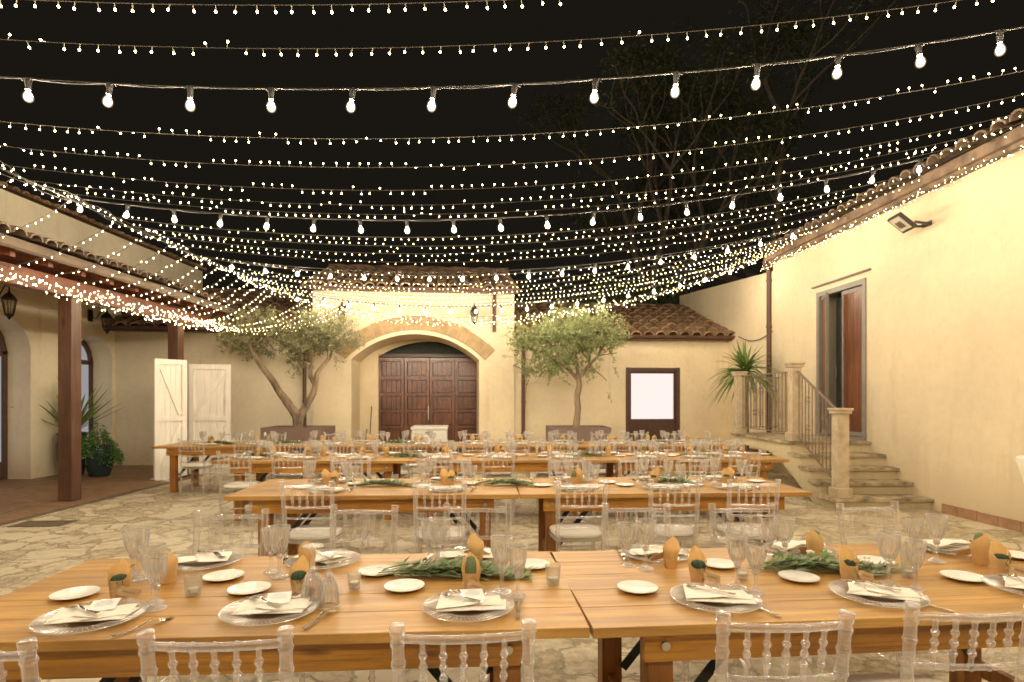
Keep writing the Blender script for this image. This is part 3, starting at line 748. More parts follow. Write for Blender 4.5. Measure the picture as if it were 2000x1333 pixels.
# arch doors
def arch_door(u0, u1, zs, rise):
    d_ = thing('arched_door', None, None); d_.parent = lw
    cx = (u0+u1)/2; hw = (u1-u0)/2; rr = (hw*hw+rise*rise)/(2*rise)
    arc = [(lerp(u0, u1, i/16), zs+math.sqrt(max(0, rr*rr-(lerp(u0, u1, i/16)-cx)**2))-(rr-rise)) for i in range(17)]
    mb = MB()
    k = .09
    inner = [(cx+(p[0]-cx)*(hw-k)/hw, p[1]-k) for p in arc]
    for a, b, c_, e_ in zip(arc[:-1], arc[1:], inner[:-1], inner[1:]):
        mb.prism([a, b, e_, c_], lambda p: LF(p[0], .44, p[1]), lambda p: LF(p[0], .52, p[1]))
    for (ua, ub) in ((u0, u0+k), (u1-k, u1)): mb.prism([(ua, 0), (ub, 0), (ub, zs), (ua, zs)], lambda p: LF(p[0], .44, p[1]), lambda p: LF(p[0], .52, p[1]))
    mb.prism([(u0+k, zs-.1), (u1-k, zs-.1), (u1-k, zs), (u0+k, zs)], lambda p: LF(p[0], .445, p[1]), lambda p: LF(p[0], .515, p[1]))
    mb.prism([(u0+k, 0), (u1-k, 0), (u1-k, .35), (u0+k, .35)], lambda p: LF(p[0], .445, p[1]), lambda p: LF(p[0], .515, p[1]))
    mb.prism([(cx-.04, .35), (cx+.04, .35), (cx+.04, zs-.1), (cx-.04, zs-.1)], lambda p: LF(p[0], .445, p[1]), lambda p: LF(p[0], .515, p[1]))
    mb.build('frame', M['darkframe'], d_)
    g_ = MB(); g_.prism([(u0+.02, .3), (u1-.02, .3)]+[(p[0], p[1]-.02) for p in arc[::-1]], lambda p: LF(p[0], .485, p[1]), lambda p: LF(p[0], .495, p[1])); g_.build('glass', M['pane2'], d_)
arch_door(9.75, 11.06, 2.45, .62); arch_door(12.20, 13.32, 2.42, .52)

# ---- staircase -----------------------------------------------------------------
stc = thing('staircase', 'stained outdoor staircase with stone treads climbing to the double door', 'staircase', (0, 0, 0))
XL = 4.5
ys = [8.05, 8.42, 8.72, 9.0, 9.34]; zs_ = [.16, .335, .51, .685, .86]
prof = [(8.05, 0)]
for y, z in zip(ys, zs_): prof += [(y, z-.05), (y+.0001, z-.05)] if False else [(y, z-.045)]; prof += [(ys[ys.index(y)+1] if y != ys[-1] else 11.75, z-.045)]
prof += [(11.75, .66), (10.6, .66), (10.15, .63), (9.8, .55), (9.5, .42), (8.9, .12), (8.62, 0)]
sm = MB(); sm.prism(prof, lambda p: (XL, p[0], p[1]), lambda p: (XR(p[0])-.003, p[0], p[1]))
sm.build('stair_body', M['stairwall'], stc)
for i, (y, z) in enumerate(zip(ys, zs_)):
    y1 = ys[i+1]+.0 if i < 4 else 11.78
    t_ = MB(); nseg = 9; xs = [lerp(XL-.05, XR(y)-.004, k/nseg) for k in range(nseg+1)]
    fr_ = [y-.045+rnd.uniform(-.014, .014) for _ in xs]
    poly = [(x, f_) for x, f_ in zip(xs, fr_)]+[(xs[-1], y1), (xs[0], y1)]
    t_.prism(poly, lambda p: (p[0], p[1], z-.044), lambda p: (p[0], p[1], z))
    t_.build('tread', M['slab'], stc)
def pillar(x, y, z0, z1, w=.20):
    mb = MB(); mb.box((x, y, (z0+z1)/2), (w, w, z1-z0)); mb.box((x, y, z0+.07), (w+.06, w+.06, .14)); mb.box((x, y, z1+.0), (w+.05, w+.05, .05)); mb.box((x, y, z1+.04), (w+.08, w+.08, .035))
    o = mb.build('pillar', M['stonepost'], stc, bevel=.01); return o
pillar(4.46, 11.35, .86, 2.02, .16); pillar(4.60, 9.42, .86, 2.08, .155); pillar(4.62, 8.14, .161, 1.36, .165); pillar(5.36, 11.5, .86, 2.0, .14)
def railing(a, b, za, zb, h0, h1, n, name='railing'):
    """a,b = (x,y); za,zb = floor heights; rails at h0 and h1 above"""
    fr_ = MB()
    pa = lambda t, h: (lerp(a[0], b[0], t), lerp(a[1], b[1], t), lerp(za, zb, t)+h)
    fr_.bar(pa(0, h1), pa(1, h1), .035, .022); fr_.bar(pa(0, h0), pa(1, h0), .025, .015)
    o = fr_.build(name, M['iron'], stc)
    bs = MB()
    for i in range(n):
        t = (i+.5)/n
        bs.bar(pa(t, h0), pa(t, h1), .012)
    bs.build('bars', M['iron'], o)
    cs = MB()
    for t in (.3, .7) if n > 8 else (.5,):
        for hh in (.3, .72):
            for sx in (-1, 1):
                for sz in (-1, 1):
                    c = Vector(pa(t, h0+(h1-h0)*hh)); dirv = (Vector(pa(1, 0))-Vector(pa(0, 0))); dirv.z = 0; dirv.normalize()
                    cc = c+dirv*.032*sx+Vector((0, 0, .035*sz))
                    cs.tube([cc+dirv*(.03*cos(q_))+Vector((0, 0, .03*sin(q_))) for q_ in [k*PI/5 for k in range(9)]], .005, 4)
    cs.build('scrolls', M['iron'], o)
railing((4.47, 11.26), (4.59, 9.52), .86, .86, .13, 1.13, 16)
railing((4.60, 9.32), (4.62, 8.25), .86, .27, .08, 1.13, 11)
railing((4.56, 11.42), (5.29, 11.49), .86, .86, .13, 1.10, 7)

# ---- wall lanterns ---------------------------------------------------------------
def lantern():
    t = thing('wall_lantern', '', 'lantern', (0, 0, 0), 0, 'wall lanterns')
    m = MB(); m.box((.015, 0, .05), (.03, .10, .22)); m.tube([(.03, 0, .03), (.12, 0, -.01), (.18, 0, .08), (.26, 0, .22), (.33, 0, .20), (.33, 0, .14)], .010, 6); m.build('bracket', M['lantern'], t)
    m = MB(); m.lathe([(.004, .15), (.018, .13), (.02, .11), (.05, .09), (.105, .02), (.108, .005)], 6, c=(.33, 0, 0)); m.build('cap', M['lantern'], t)
    m = MB()
    for k in range(6):
        a = 2*PI*k/6; m.bar((.33+.095*cos(a), .095*sin(a), .0), (.33+.055*cos(a), .055*sin(a), -.22), .010)
    m.lathe([(.058, -.215), (.06, -.235), (.03, -.26), (.008, -.30)], 6, c=(.33, 0, 0)); m.build('cage', M['lantern'], t)
    m = MB(); m.lathe([(.090, .0), (.052, -.215)], 6, c=(.33, 0, 0)); m.build('glass', clear('lantern_glass', (.8, .78, .7), lo=.1, hi=.4), t)
    return t
L1 = lantern(); L1['label'] = 'black wall lantern above the first arch, leftmost in the photo'
L1.location = (-9.2, 10.15, 3.28); L1.scale = (1.15,)*3
o = dup(L1, (-9.2, 12.6, 3.30), 0, 'black wall lantern between the timber posts on the left wall'); o.scale = (1.15,)*3
for uu, lab in ((5.20, 'dark wall lantern on the gateway wall, left above the arch'), (8.30, 'dark wall lantern on the gateway wall, right above the arch')):
    p = BF(uu, -.07, 3.62); o = dup(L1, p, A6-PI/2, lab); o.scale = (1.05,)*3

# ------------------------------------------------------------------ vegetation
def leaf_quad(mb, p, d, L, w, up=None):
    """one folded leaf: 4 verts diamond"""
    d = d.normalized(); s_ = d.cross(up or Vector((rnd.uniform(-1, 1), rnd.uniform(-1, 1), rnd.uniform(-1, 1))))
    if s_.length < 1e-4: return
    s_.normalize(); n = len(mb.v); q = p+d*L*.5
    for v in (p, q+s_*w*.5, p+d*L, q-s_*w*.5): mb.v.append((v.x, v.y, v.z))
    mb.f.append((n, n+1, n+2, n+3))
def crown(mb, blobs, n, L, w, tw=None):
    tot = sum(b[3]*b[4]*b[5] for b in blobs)
    for (x, y, z, rx, ry, rz) in blobs:
        k = int(n*rx*ry*rz/tot); made = 0
        ntw = max(1, k//14)
        for _ in range(ntw):
            while True:
                v = Vector((rnd.uniform(-1, 1), rnd.uniform(-1, 1), rnd.uniform(-1, 1)))
                if v.length < 1: break
            v = v*(.45+.6*v.length)
            nn = noise.noise(Vector((x+v.x*rx, y+v.y*ry, z+v.z*rz))*2.6)
            if nn < -.16: continue
            v = v*(1+.30*nn)
            c = Vector((x+v.x*rx, y+v.y*ry, z+v.z*rz))
            d = Vector((v.x, v.y, v.z+.35+rnd.uniform(-.5, .5)))+Vector((rnd.uniform(-.6, .6), rnd.uniform(-.6, .6), 0)); d.normalize()
            tl = rnd.uniform(.12, .26)
            if tw is not None: tw.tube([c-d*tl*.3, c+d*tl], [.004, .002], 3, False)
            for i in range(14):
                p = c+d*tl*(i/13)
                dd = (d*.5+Vector((rnd.uniform(-1, 1), rnd.uniform(-1, 1), rnd.uniform(-1, 1)))).normalized()
                leaf_quad(mb, p, dd, L*rnd.uniform(.7, 1.2), w)
def limb(mb, pts, r0, r1, seg=9):
    pts = [Vector(p) for p in pts]; out = []; rr = []
    m = len(pts)-1
    for i in range(m):
        a = pts[max(0, i-1)]; b = pts[i]; c = pts[i+1]; d = pts[min(m, i+2)]
        for k in range(4):
            t = k/4
            q = .5*((2*b)+(-a+c)*t+(2*a-5*b+4*c-d)*t*t+(-a+3*b-3*c+d)*t**3)
            s_ = (i+t)/m; q += noise.noise_vector(q*3)*.02
            out.append(q); rr.append(lerp(r0, r1, s_)*(1+.14*noise.noise(q*7)))
    out.append(pts[-1]); rr.append(r1)
    mb.tube(out, rr, seg)
def planter(cx, cy, w, d, h, label):
    t = thing('planter', label, 'planter', (cx, cy, 0), R(2), 'taupe box planters')
    m = MB(); wl = .05
    for (x, y, a, b) in ((0, -d/2+wl/2, w, wl), (0, d/2-wl/2, w, wl), (-w/2+wl/2, 0, wl, d-2*wl), (w/2-wl/2, 0, wl, d-2*wl)): m.box((x, y, h/2), (a, b, h))
    m.build('box', M['planter'], t, bevel=.004)
    m = MB(); m.box((0, 0, h-.10), (w-2*wl-.004, d-2*wl-.004, .04)); m.build('soil', M['soil'], t)
    m = MB(); m.box((0, -d/2-.008, h-.30), (w-.3, .014, .02)); m.box((0, -d/2-.008, h*.5-.1), (w-.3, .012, .012)); m.build('trim', M['planter'], t)
    return t
planter(-4.72, 12.85, 1.30, 1.05, .93, 'taupe box planter holding the two-stemmed olive tree left of the gate')
planter(1.46, 12.95, 1.32, 1.05, .93, 'taupe box planter holding the single-stemmed olive tree right of the gate')
# left olive
tO = thing('olive_tree', 'olive tree with two spreading stems, left of the gate', 'tree', (0, 0, 0), 0, 'potted olive trees')
YT = 12.85
pt = lambda px, py, dy=0: Vector(P(px, py, YT+dy))
tk = MB()
limb(tk, [pt(581, 850), pt(582, 832), pt(579, 812), pt(560, 785), pt(548, 768, -.05), pt(528, 738, -.1), pt(505, 706, -.1), pt(488, 680, -.1), pt(478, 655)], .125, .035)
limb(tk, [pt(583, 845), pt(585, 815), pt(596, 795, .1), pt(611, 770, .1), pt(618, 745, .1), pt(622, 726, .1), pt(640, 703, .1), pt(652, 680, .1)], .105, .028)
limb(tk, [pt(617, 752, .1), pt(608, 735, .15), pt(606, 712, .2), pt(600, 690, .2), pt(598, 665, .2)], .055, .022)
for a, b in (((488, 680), (455, 655)), ((488, 680), (520, 650)), ((478, 655), (470, 635)), ((598, 690), (575, 660)), ((600, 690), (630, 650)), ((652, 680), (675, 650)), ((600, 665), (602, 640)), ((640, 703), (630, 665)), ((606, 712), (570, 700))):
    limb(tk, [pt(*a), pt((a[0]+b[0])/2+3, (a[1]+b[1])/2, rnd.uniform(-.2, .2)), pt(b[0], b[1], rnd.uniform(-.3, .3))], .024, .008, 6)
tk.build('trunk', M['bark'], tO, True)
def blob(px, py, rx, rz, ry=None, dy=0):
    x, y, z = P(px, py, YT+dy); k = YT/F; return (x, y, z, rx*k, (ry or rx)*k, rz*k)
cr_ = MB(); twg = MB()
crown(cr_, [blob(475, 650, 42, 34, dy=.1), blob(515, 652, 44, 34, dy=-.15), blob(495, 672, 34, 26, dy=.2), blob(545, 665, 30, 28), blob(452, 668, 22, 20), blob(540, 640, 30, 20),
            blob(600, 648, 44, 32), blob(640, 650, 42, 34, dy=.15), blob(670, 655, 26, 28), blob(620, 678, 44, 28, dy=-.1), blob(585, 690, 28, 24, dy=.1), blob(575, 712, 14, 14), blob(650, 695, 20, 22), blob(655, 722, 10, 10), blob(590, 665, 34, 26)], 20000, .080, .023, twg)
co_ = cr_.build('crown', M['olive'], tO); twg.build('twigs', M['bark'], co_)
# right olive
tO2 = thing('olive_tree', 'olive tree with one straight stem and greener crown, right of the gate', 'tree', (0, 0, 0), 0, 'potted olive trees')
YT = 12.95
tk = MB()
limb(tk, [pt(1127, 850), pt(1127, 830), pt(1129, 800), pt(1127, 775), pt(1132, 752), pt(1128, 735)], .078, .06)
limb(tk, [pt(1128, 740), pt(1110, 722), pt(1085, 705), pt(1062, 690)], .045, .02)
limb(tk, [pt(1130, 738), pt(1150, 715), pt(1168, 695), pt(1185, 665)], .045, .018)
limb(tk, [pt(1128, 738), pt(1127, 705), pt(1120, 670), pt(1128, 640)], .045, .016)
for a, b in (((1085, 705), (1060, 660)), ((1085, 705), (1090, 650)), ((1150, 715), (1150, 650)), ((1168, 695), (1205, 690)), ((1062, 690), (1030, 680)), ((1150, 715), (1185, 745)), ((1120, 670), (1100, 630)), ((1170, 690), (1175, 640))):
    limb(tk, [pt(*a), pt((a[0]+b[0])/2+3, (a[1]+b[1])/2, rnd.uniform(-.2, .2)), pt(b[0], b[1], rnd.uniform(-.3, .3))], .02, .007, 6)
tk.build('trunk', M['bark'], tO2, True)
cr_ = MB(); twg = MB()
crown(cr_, [blob(1060, 655, 42, 32), blob(1110, 645, 50, 34, dy=.1), blob(1165, 645, 44, 34, dy=-.1), blob(1200, 665, 26, 30), blob(1040, 690, 34, 34, dy=.1), blob(1085, 690, 40, 34, dy=-.15), blob(1140, 685, 42, 32), blob(1190, 700, 18, 22),
            blob(1020, 672, 22, 22), blob(1045, 725, 24, 22), blob(1085, 722, 24, 20), blob(1015, 715, 12, 16), blob(1180, 745, 12, 14), blob(1185, 765, 7, 8), blob(1168, 733, 12, 10), blob(1135, 720, 22, 12)], 18000, .080, .024, twg)
co_ = cr_.build('crown', M['olive2'], tO2); twg.build('twigs', M['bark'], co_)

def spiky(mb, c, n, L, w, zmin=.0, droop=.9):
    for i in range(n):
        a = rnd.uniform(0, 2*PI); el = rnd.uniform(zmin, 1.35); LL = L*rnd.uniform(.65, 1.1); dp_ = droop*rnd.uniform(.4, 1.2)*cos(el)
        pts_ = []; k = 7
        for j in range(k+1):
            t = j/k; r_ = LL*t*cos(el)
            pts_.append(Vector((c[0]+r_*cos(a), c[1]+r_*sin(a), c[2]+LL*t*sin(el)-dp_*LL*t*t)))
        sd = Vector((-sin(a), cos(a), .15)); n0 = len(mb.v)
        for j, p in enumerate(pts_):
            ww = w*(.55+.9*min(1, j/2.5))*(1-j/k)**.6 if j < k else .0008
            mb.v += [tuple(p-sd*ww*.5), tuple(p+Vector((0, 0, -.18*ww))), tuple(p+sd*ww*.5)]
        for j in range(k):
            q_ = n0+j*3
            mb.f += [(q_, q_+1, q_+4, q_+3), (q_+1, q_+2, q_+5, q_+4)]
yc = thing('yucca', 'bright green spiky plant behind the landing of the staircase', 'plant', (0, 0, 0))
m = MB(); spiky(m, (4.93, 12.25, 2.12), 120, .88, .056, -.35, .8); m.build('leaves', M['spike'], yc)
m = MB(); m.tube([(4.95, 12.25, .45), (4.96, 12.24, 1.2), (4.93, 12.25, 2.14)], [.07, .06, .05], 8); m.build('stem', M['bark'], yc, True)
m = MB(); m.lathe([(.16, 0), (.20, .02), (.26, .45), (.28, .48), (.24, .48), (.22, .42), (.001, .42)], 24); o = m.build('pot', M['plinth'], yc, True); o.location = (4.95, 12.25, 0)

def potplant(x, y, h, r, label):
    t = thing('glazed_pot', label, 'pot', (x, y, .012))
    m = MB(); m.lathe([(.001, 0), (r*.62, 0), (r*.72, .03), (r*.98, h*.45), (r*1.0, h*.7), (r*.9, h*.93), (r*.97, h*.96), (r*.97, h), (r*.86, h), (r*.82, h*.93), (.001, h*.93)], 32); m.build('vessel', M['pot'], t, True)
    m = MB(); m.lathe([(.001, h*.935), (r*.81, h*.935)], 24); m.build('soil', M['soil'], t)
    return t
potplant(-8.83, 11.62, .86, .27, 'tall dark teal glazed pot behind the timber post, holding the agave')
potplant(-8.20, 11.50, .62, .25, 'squat dark teal glazed pot with a leafy trailing plant')
ag = thing('agave', 'spiky agave with long stiff leaves rising behind the timber post', 'plant', (0, 0, 0))
m = MB(); spiky(m, (-8.83, 11.62, .86), 34, 1.15, .075, .55, .12); m.build('leaves', M['spike'], ag)
m = MB(); m.tube([(-8.83, 11.62, .80), (-8.83, 11.62, .98)], .05, 8); m.build('stem', M['bark'], ag)
tp = thing('trailing_plant', 'leafy green plant spilling over the squat pot', 'plant', (0, 0, 0))
m = MB()
for _ in range(1500):
    a = rnd.uniform(0, 2*PI); rr_ = rnd.random()**.5*.38
    z = .80-rr_*.7+rnd.uniform(-.14, .12)+(.22*max(0, 1-rr_*4.5))
    if a < 1.2 or a > 5.2: z -= rr_*.5
    p = Vector((-8.18+rr_*cos(a), 11.48+rr_*sin(a)*.8, z)); leaf_quad(m, p, Vector((cos(a), sin(a), rnd.uniform(-.8, .6))), rnd.uniform(.04, .075), .04)
m.build('leaves', M['garland2'], tp)
m = MB()
for k in range(14):
    a = k*.45; m.tube([(-8.19, 11.49, .58), (-8.19+.15*cos(a), 11.49+.12*sin(a), .82), (-8.18+.34*cos(a), 11.48+.27*sin(a), .60)], .004, 4)
m.build('stems', M['stem'], tp)

# big dim trees behind the right side
def bigtree(x, y, h, label, seed, nl, spread):
    r_ = random.Random(seed)
    t = thing('pine_tree', label, 'tree', (x, y, 0), 0, 'tall trees beyond the roofs')
    tm_ = MB(); ends = []
    def grow(p, d, L, rad, dep):
        pts_ = [p]; q = p; dd = d
        for k in range(4):
            dd = (dd+Vector((r_.uniform(-.25, .25), r_.uniform(-.25, .25), r_.uniform(-.08, .16)))).normalized(); q = q+dd*L/4; pts_.append(q)
        tm_.tube(pts_, [rad, rad*.9, rad*.8, rad*.72, rad*.62], 6)
        if dep == 0: ends.append(q); return
        if dep <= 2: ends.append(q)
        for k in range(3 if dep > 1 else 2):
            a = r_.uniform(0, 2*PI); sp = r_.uniform(.45, 1.0)*spread
            nd = (dd+Vector((cos(a)*sp, sin(a)*sp, r_.uniform(-.1, .35)))).normalized()
            grow(q, nd, L*r_.uniform(.62, .85), rad*.58, dep-1)
    grow(Vector((0, 0, 0)), Vector((.05, 0, 1)), h*.36, .34, 5)
    tm_.build('trunk', M['bark2'], t, True)
    cm = MB()
    for e in ends:
        n = int(nl/len(ends)); c0 = e+Vector((0, 0, .15)); rr = r_.uniform(.5, 1.0)
        for _ in range(n):
            v = Vector((r_.gauss(0, .42), r_.gauss(0, .42), r_.gauss(0, .22)))*rr
            leaf_quad(cm, c0+v, Vector((r_.uniform(-1, 1), r_.uniform(-1, 1), r_.uniform(-.3, 1))), .20, .05)
    cm.build('crown', M['farleaf'], t)
    return t
bigtree(10.5, 20.5, 16.0, 'tall dim tree with bare spreading limbs above the right-hand roof', 3, 15000, 1.0)
bigtree(6.0, 25.0, 15.0, 'dim rounded tree in the dark beyond the gateway roof', 11, 15000, .9)
bigtree(4.6, 20.6, 4.9, 'low dark tree peeping over the right-hand low roof', 5, 7000, .9)

# ------------------------------------------------------------------ leaning doors, chest, grate, cloth
def barn_door(p0, p1, h, label):
    a = math.atan2(p1[1]-p0[1], p1[0]-p0[0]); w = math.hypot(p1[0]-p0[0], p1[1]-p0[1])
    t = thing('barn_door', label, 'door', (p0[0], p0[1], .03), a, 'white barn doors set up as a screen')
    m = MB(); n = 6; pw = w/n
    for i in range(n): m.box((pw*(i+.5), .02, h/2), (pw-.004, .022, h))
    m.build('boards', M['whitewood'], t)
    m = MB(); s_ = .09
    for (x0, x1, z0, z1) in ((0, s_, 0, h), (w-s_, w, 0, h), (s_, w-s_, h-.1, h), (s_, w-s_, 0, .12), (s_, w-s_, h*.48, h*.48+.09)): m.box(((x0+x1)/2, -.004, (z0+z1)/2), (x1-x0, .036, z1-z0))
    m.build('rails', M['whitewood'], t)
    m = MB(); m.bar((s_+.03, -.003, h-.14), (w-s_-.03, -.003, h*.48+.12), .034, .08) if 'folded' in label else m.bar((w-s_-.03, -.003, h-.14), (s_+.03, -.003, h*.48+.12), .034, .08)
    m.bar((w-s_-.03, -.003, h*.46), (s_+.03, -.003, .15), .02, .08)
    m.build('brace', M['whitewood'], t)
    m = MB(); m.box((w*.5, .0, -.012), (w*.9, .06, .035)); m.box((.1, -.02, -.013), (.06, .62, .03)); m.build('foot', M['whitewood'], t)
    return t
barn_door((-6.68, 10.80), (-6.37, 11.32), 2.27, 'white plank barn door, folded towards the courtyard, left of the pair')
barn_door((-6.55, 11.74), (-5.79, 11.90), 2.22, 'white plank barn door facing the tables, right of the pair')
M_ = Matrix
ch = thing('storage_chest', 'white low chest standing in front of the brown gate', 'chest', (-1.80, 12.75, 0), R(5))
m = MB(); m.box((0, 0, .44), (.74, .85, .88)); m.build('body', M['whitebox'], ch, bevel=.012)
m = MB(); m.box((0, 0, .915), (.78, .89, .065)); m.build('lid', M['whitebox'], ch, bevel=.012)
m = MB(); m.box((0, -.452, .83), (.16, .02, .03)); m.build('handle', M['frame'], ch, bevel=.004)
gx, gy = onz(85, 1024, 0)
gr_ = thing('drain_grate', 'rusty drain grate set in the paving on the left', 'drain', (gx, gy, 0), R(4))
m = MB()
for i in range(14): m.box((-.26+.04*i, 0, .005), (.018, .26, .006))
m.build('slats', M['grate'], gr_)
m = MB()
for (x, y, a, b) in ((0, .15, .6, .03), (0, -.15, .6, .03), (-.29, 0, .03, .27), (.29, 0, .03, .27)): m.box((x, y, .006), (a, b, .008))
m.build('rim', M['grate'], gr_)
ct = thing('cocktail_table', 'tall round table in a pale cloth at the right edge of the photo', 'table', (4.27, 4.45, 0))
m = MB(); m.lathe([(.30, 1.08), (.302, 1.06), (.24, .85), (.14, .55), (.16, .40), (.24, .12), (.30, .01)], 48, mod=lambda r, z, a, i: (r*(1+.05*cos(9*a)*(i > 1)), z)); m.build('tablecloth', M['cloth'], ct, True)
m = MB(); m.lathe([(.001, 1.085), (.30, 1.085), (.30, 1.06), (.001, 1.06)], 32); m.build('top', M['cloth'], ct)

# ------------------------------------------------------------------ tables
def make_table(L, W=.992):
    t = thing('trestle_table', '', 'table', (0, 0, 0), 0, 'long wooden tables')
    m = MB(); n = 5; pw = W/n
    for i in range(n): m.box((0, -W/2+pw*(i+.5), TOPZ-.018), (L-.004*(i % 2), pw-.0016, .036))
    m.build('tabletop', M['top'], t, bevel=.003)
    ax = L/2-.20
    for s_ in (-1, 1):
        m = MB(); m.box((0, s_*(W/2-.085), .674), (2*ax, .036, .118)); m.build('apron', M['apron'], t, bevel=.002)
    for s_ in (-1, 1):
        m = MB(); m.box((s_*(ax-.14), 0, .674), (.036, W-.22, .116)); m.build('cross_rail', M['tleg'], t, bevel=.002)
        for q_ in (-1, 1):
            m = MB(); m.box((s_*(ax-.075), q_*(W/2-.16), .3665), (.095, .095, .733)); m.build('leg', M['tleg'], t, bevel=.003)
            m = MB(); m.tube([(s_*(ax-.075), q_*(W/2-.066), .674), (s_*(ax-.075), q_*(W/2-.056), .674)], .016, 12); m.build('bolt', M['bolt'], t)
            m = MB(); m.bar((s_*(ax-.12), q_*(W/2-.23), .27), (s_*(ax-.50), q_*(W/2-.23), .725), .008, .04); m.build('brace', M['black'], t)
        m = MB(); m.box((s_*(ax-.075), 0, .20), (.04, W-.42, .07)); m.build('stretcher', M['tleg'], t, bevel=.002)
    return t
ORD = ['first', 'second', 'third', 'fourth', 'fifth', 'sixth', 'seventh', 'eighth', 'ninth', 'tenth', 'eleventh', 'twelfth']
ROWN = ['front', 'second', 'third', 'back']
rows = [  # per row: list of (front-left corner, angle, length, width)
    [((-1.985, 1.830), R(3.6), 2.255, .99), ((.276, 1.963), R(5.2), 2.42, .99)],
    [((-2.303, 4.615), R(2.3), 2.360, .99), ((.064, 4.712), R(2.5), 2.44, .99)],
    [((-3.74+2.435*k*cos(R(1.7)), 7.20+2.435*k*sin(R(1.7))), R(1.7), 2.43, .99) for k in range(3)],
    [((-5.86+2.435*k*cos(R(1.5)), 9.40+2.435*k*sin(R(1.5))), R(1.5), 2.43, .99) for k in range(4)],
]
tproto = {}
for ri, row in enumerate(rows):
    for ti, ((fx, fy), an, L, W) in enumerate(row):
        cx = fx+cos(an)*L/2-sin(an)*W/2; cy = fy+sin(an)*L/2+cos(an)*W/2
        names = ['left', 'right'] if len(row) == 2 else (['left', 'middle', 'right'] if len(row) == 3 else ['leftmost', 'second from left', 'third from left', 'rightmost'])
        lab = 'honey brown wooden table, %s of the %s row' % (names[ti], ROWN[ri])
        if L in tproto: dup(tproto[L], (cx, cy, 0), an, lab)
        else:
            t = make_table(L, W); t.location = (cx, cy, 0); t.rotation_euler = (0, 0, an); t['label'] = lab; tproto[L] = t
def edge(ri, X, far=False):
    for ((fx, fy), an, L, W) in rows[ri]:
        if X < fx+L*cos(an) or ((fx, fy), an, L, W) == rows[ri][-1]:
            y = fy+(X-fx)*math.tan(an)
            return (y+W/cos(an) if far else y), an

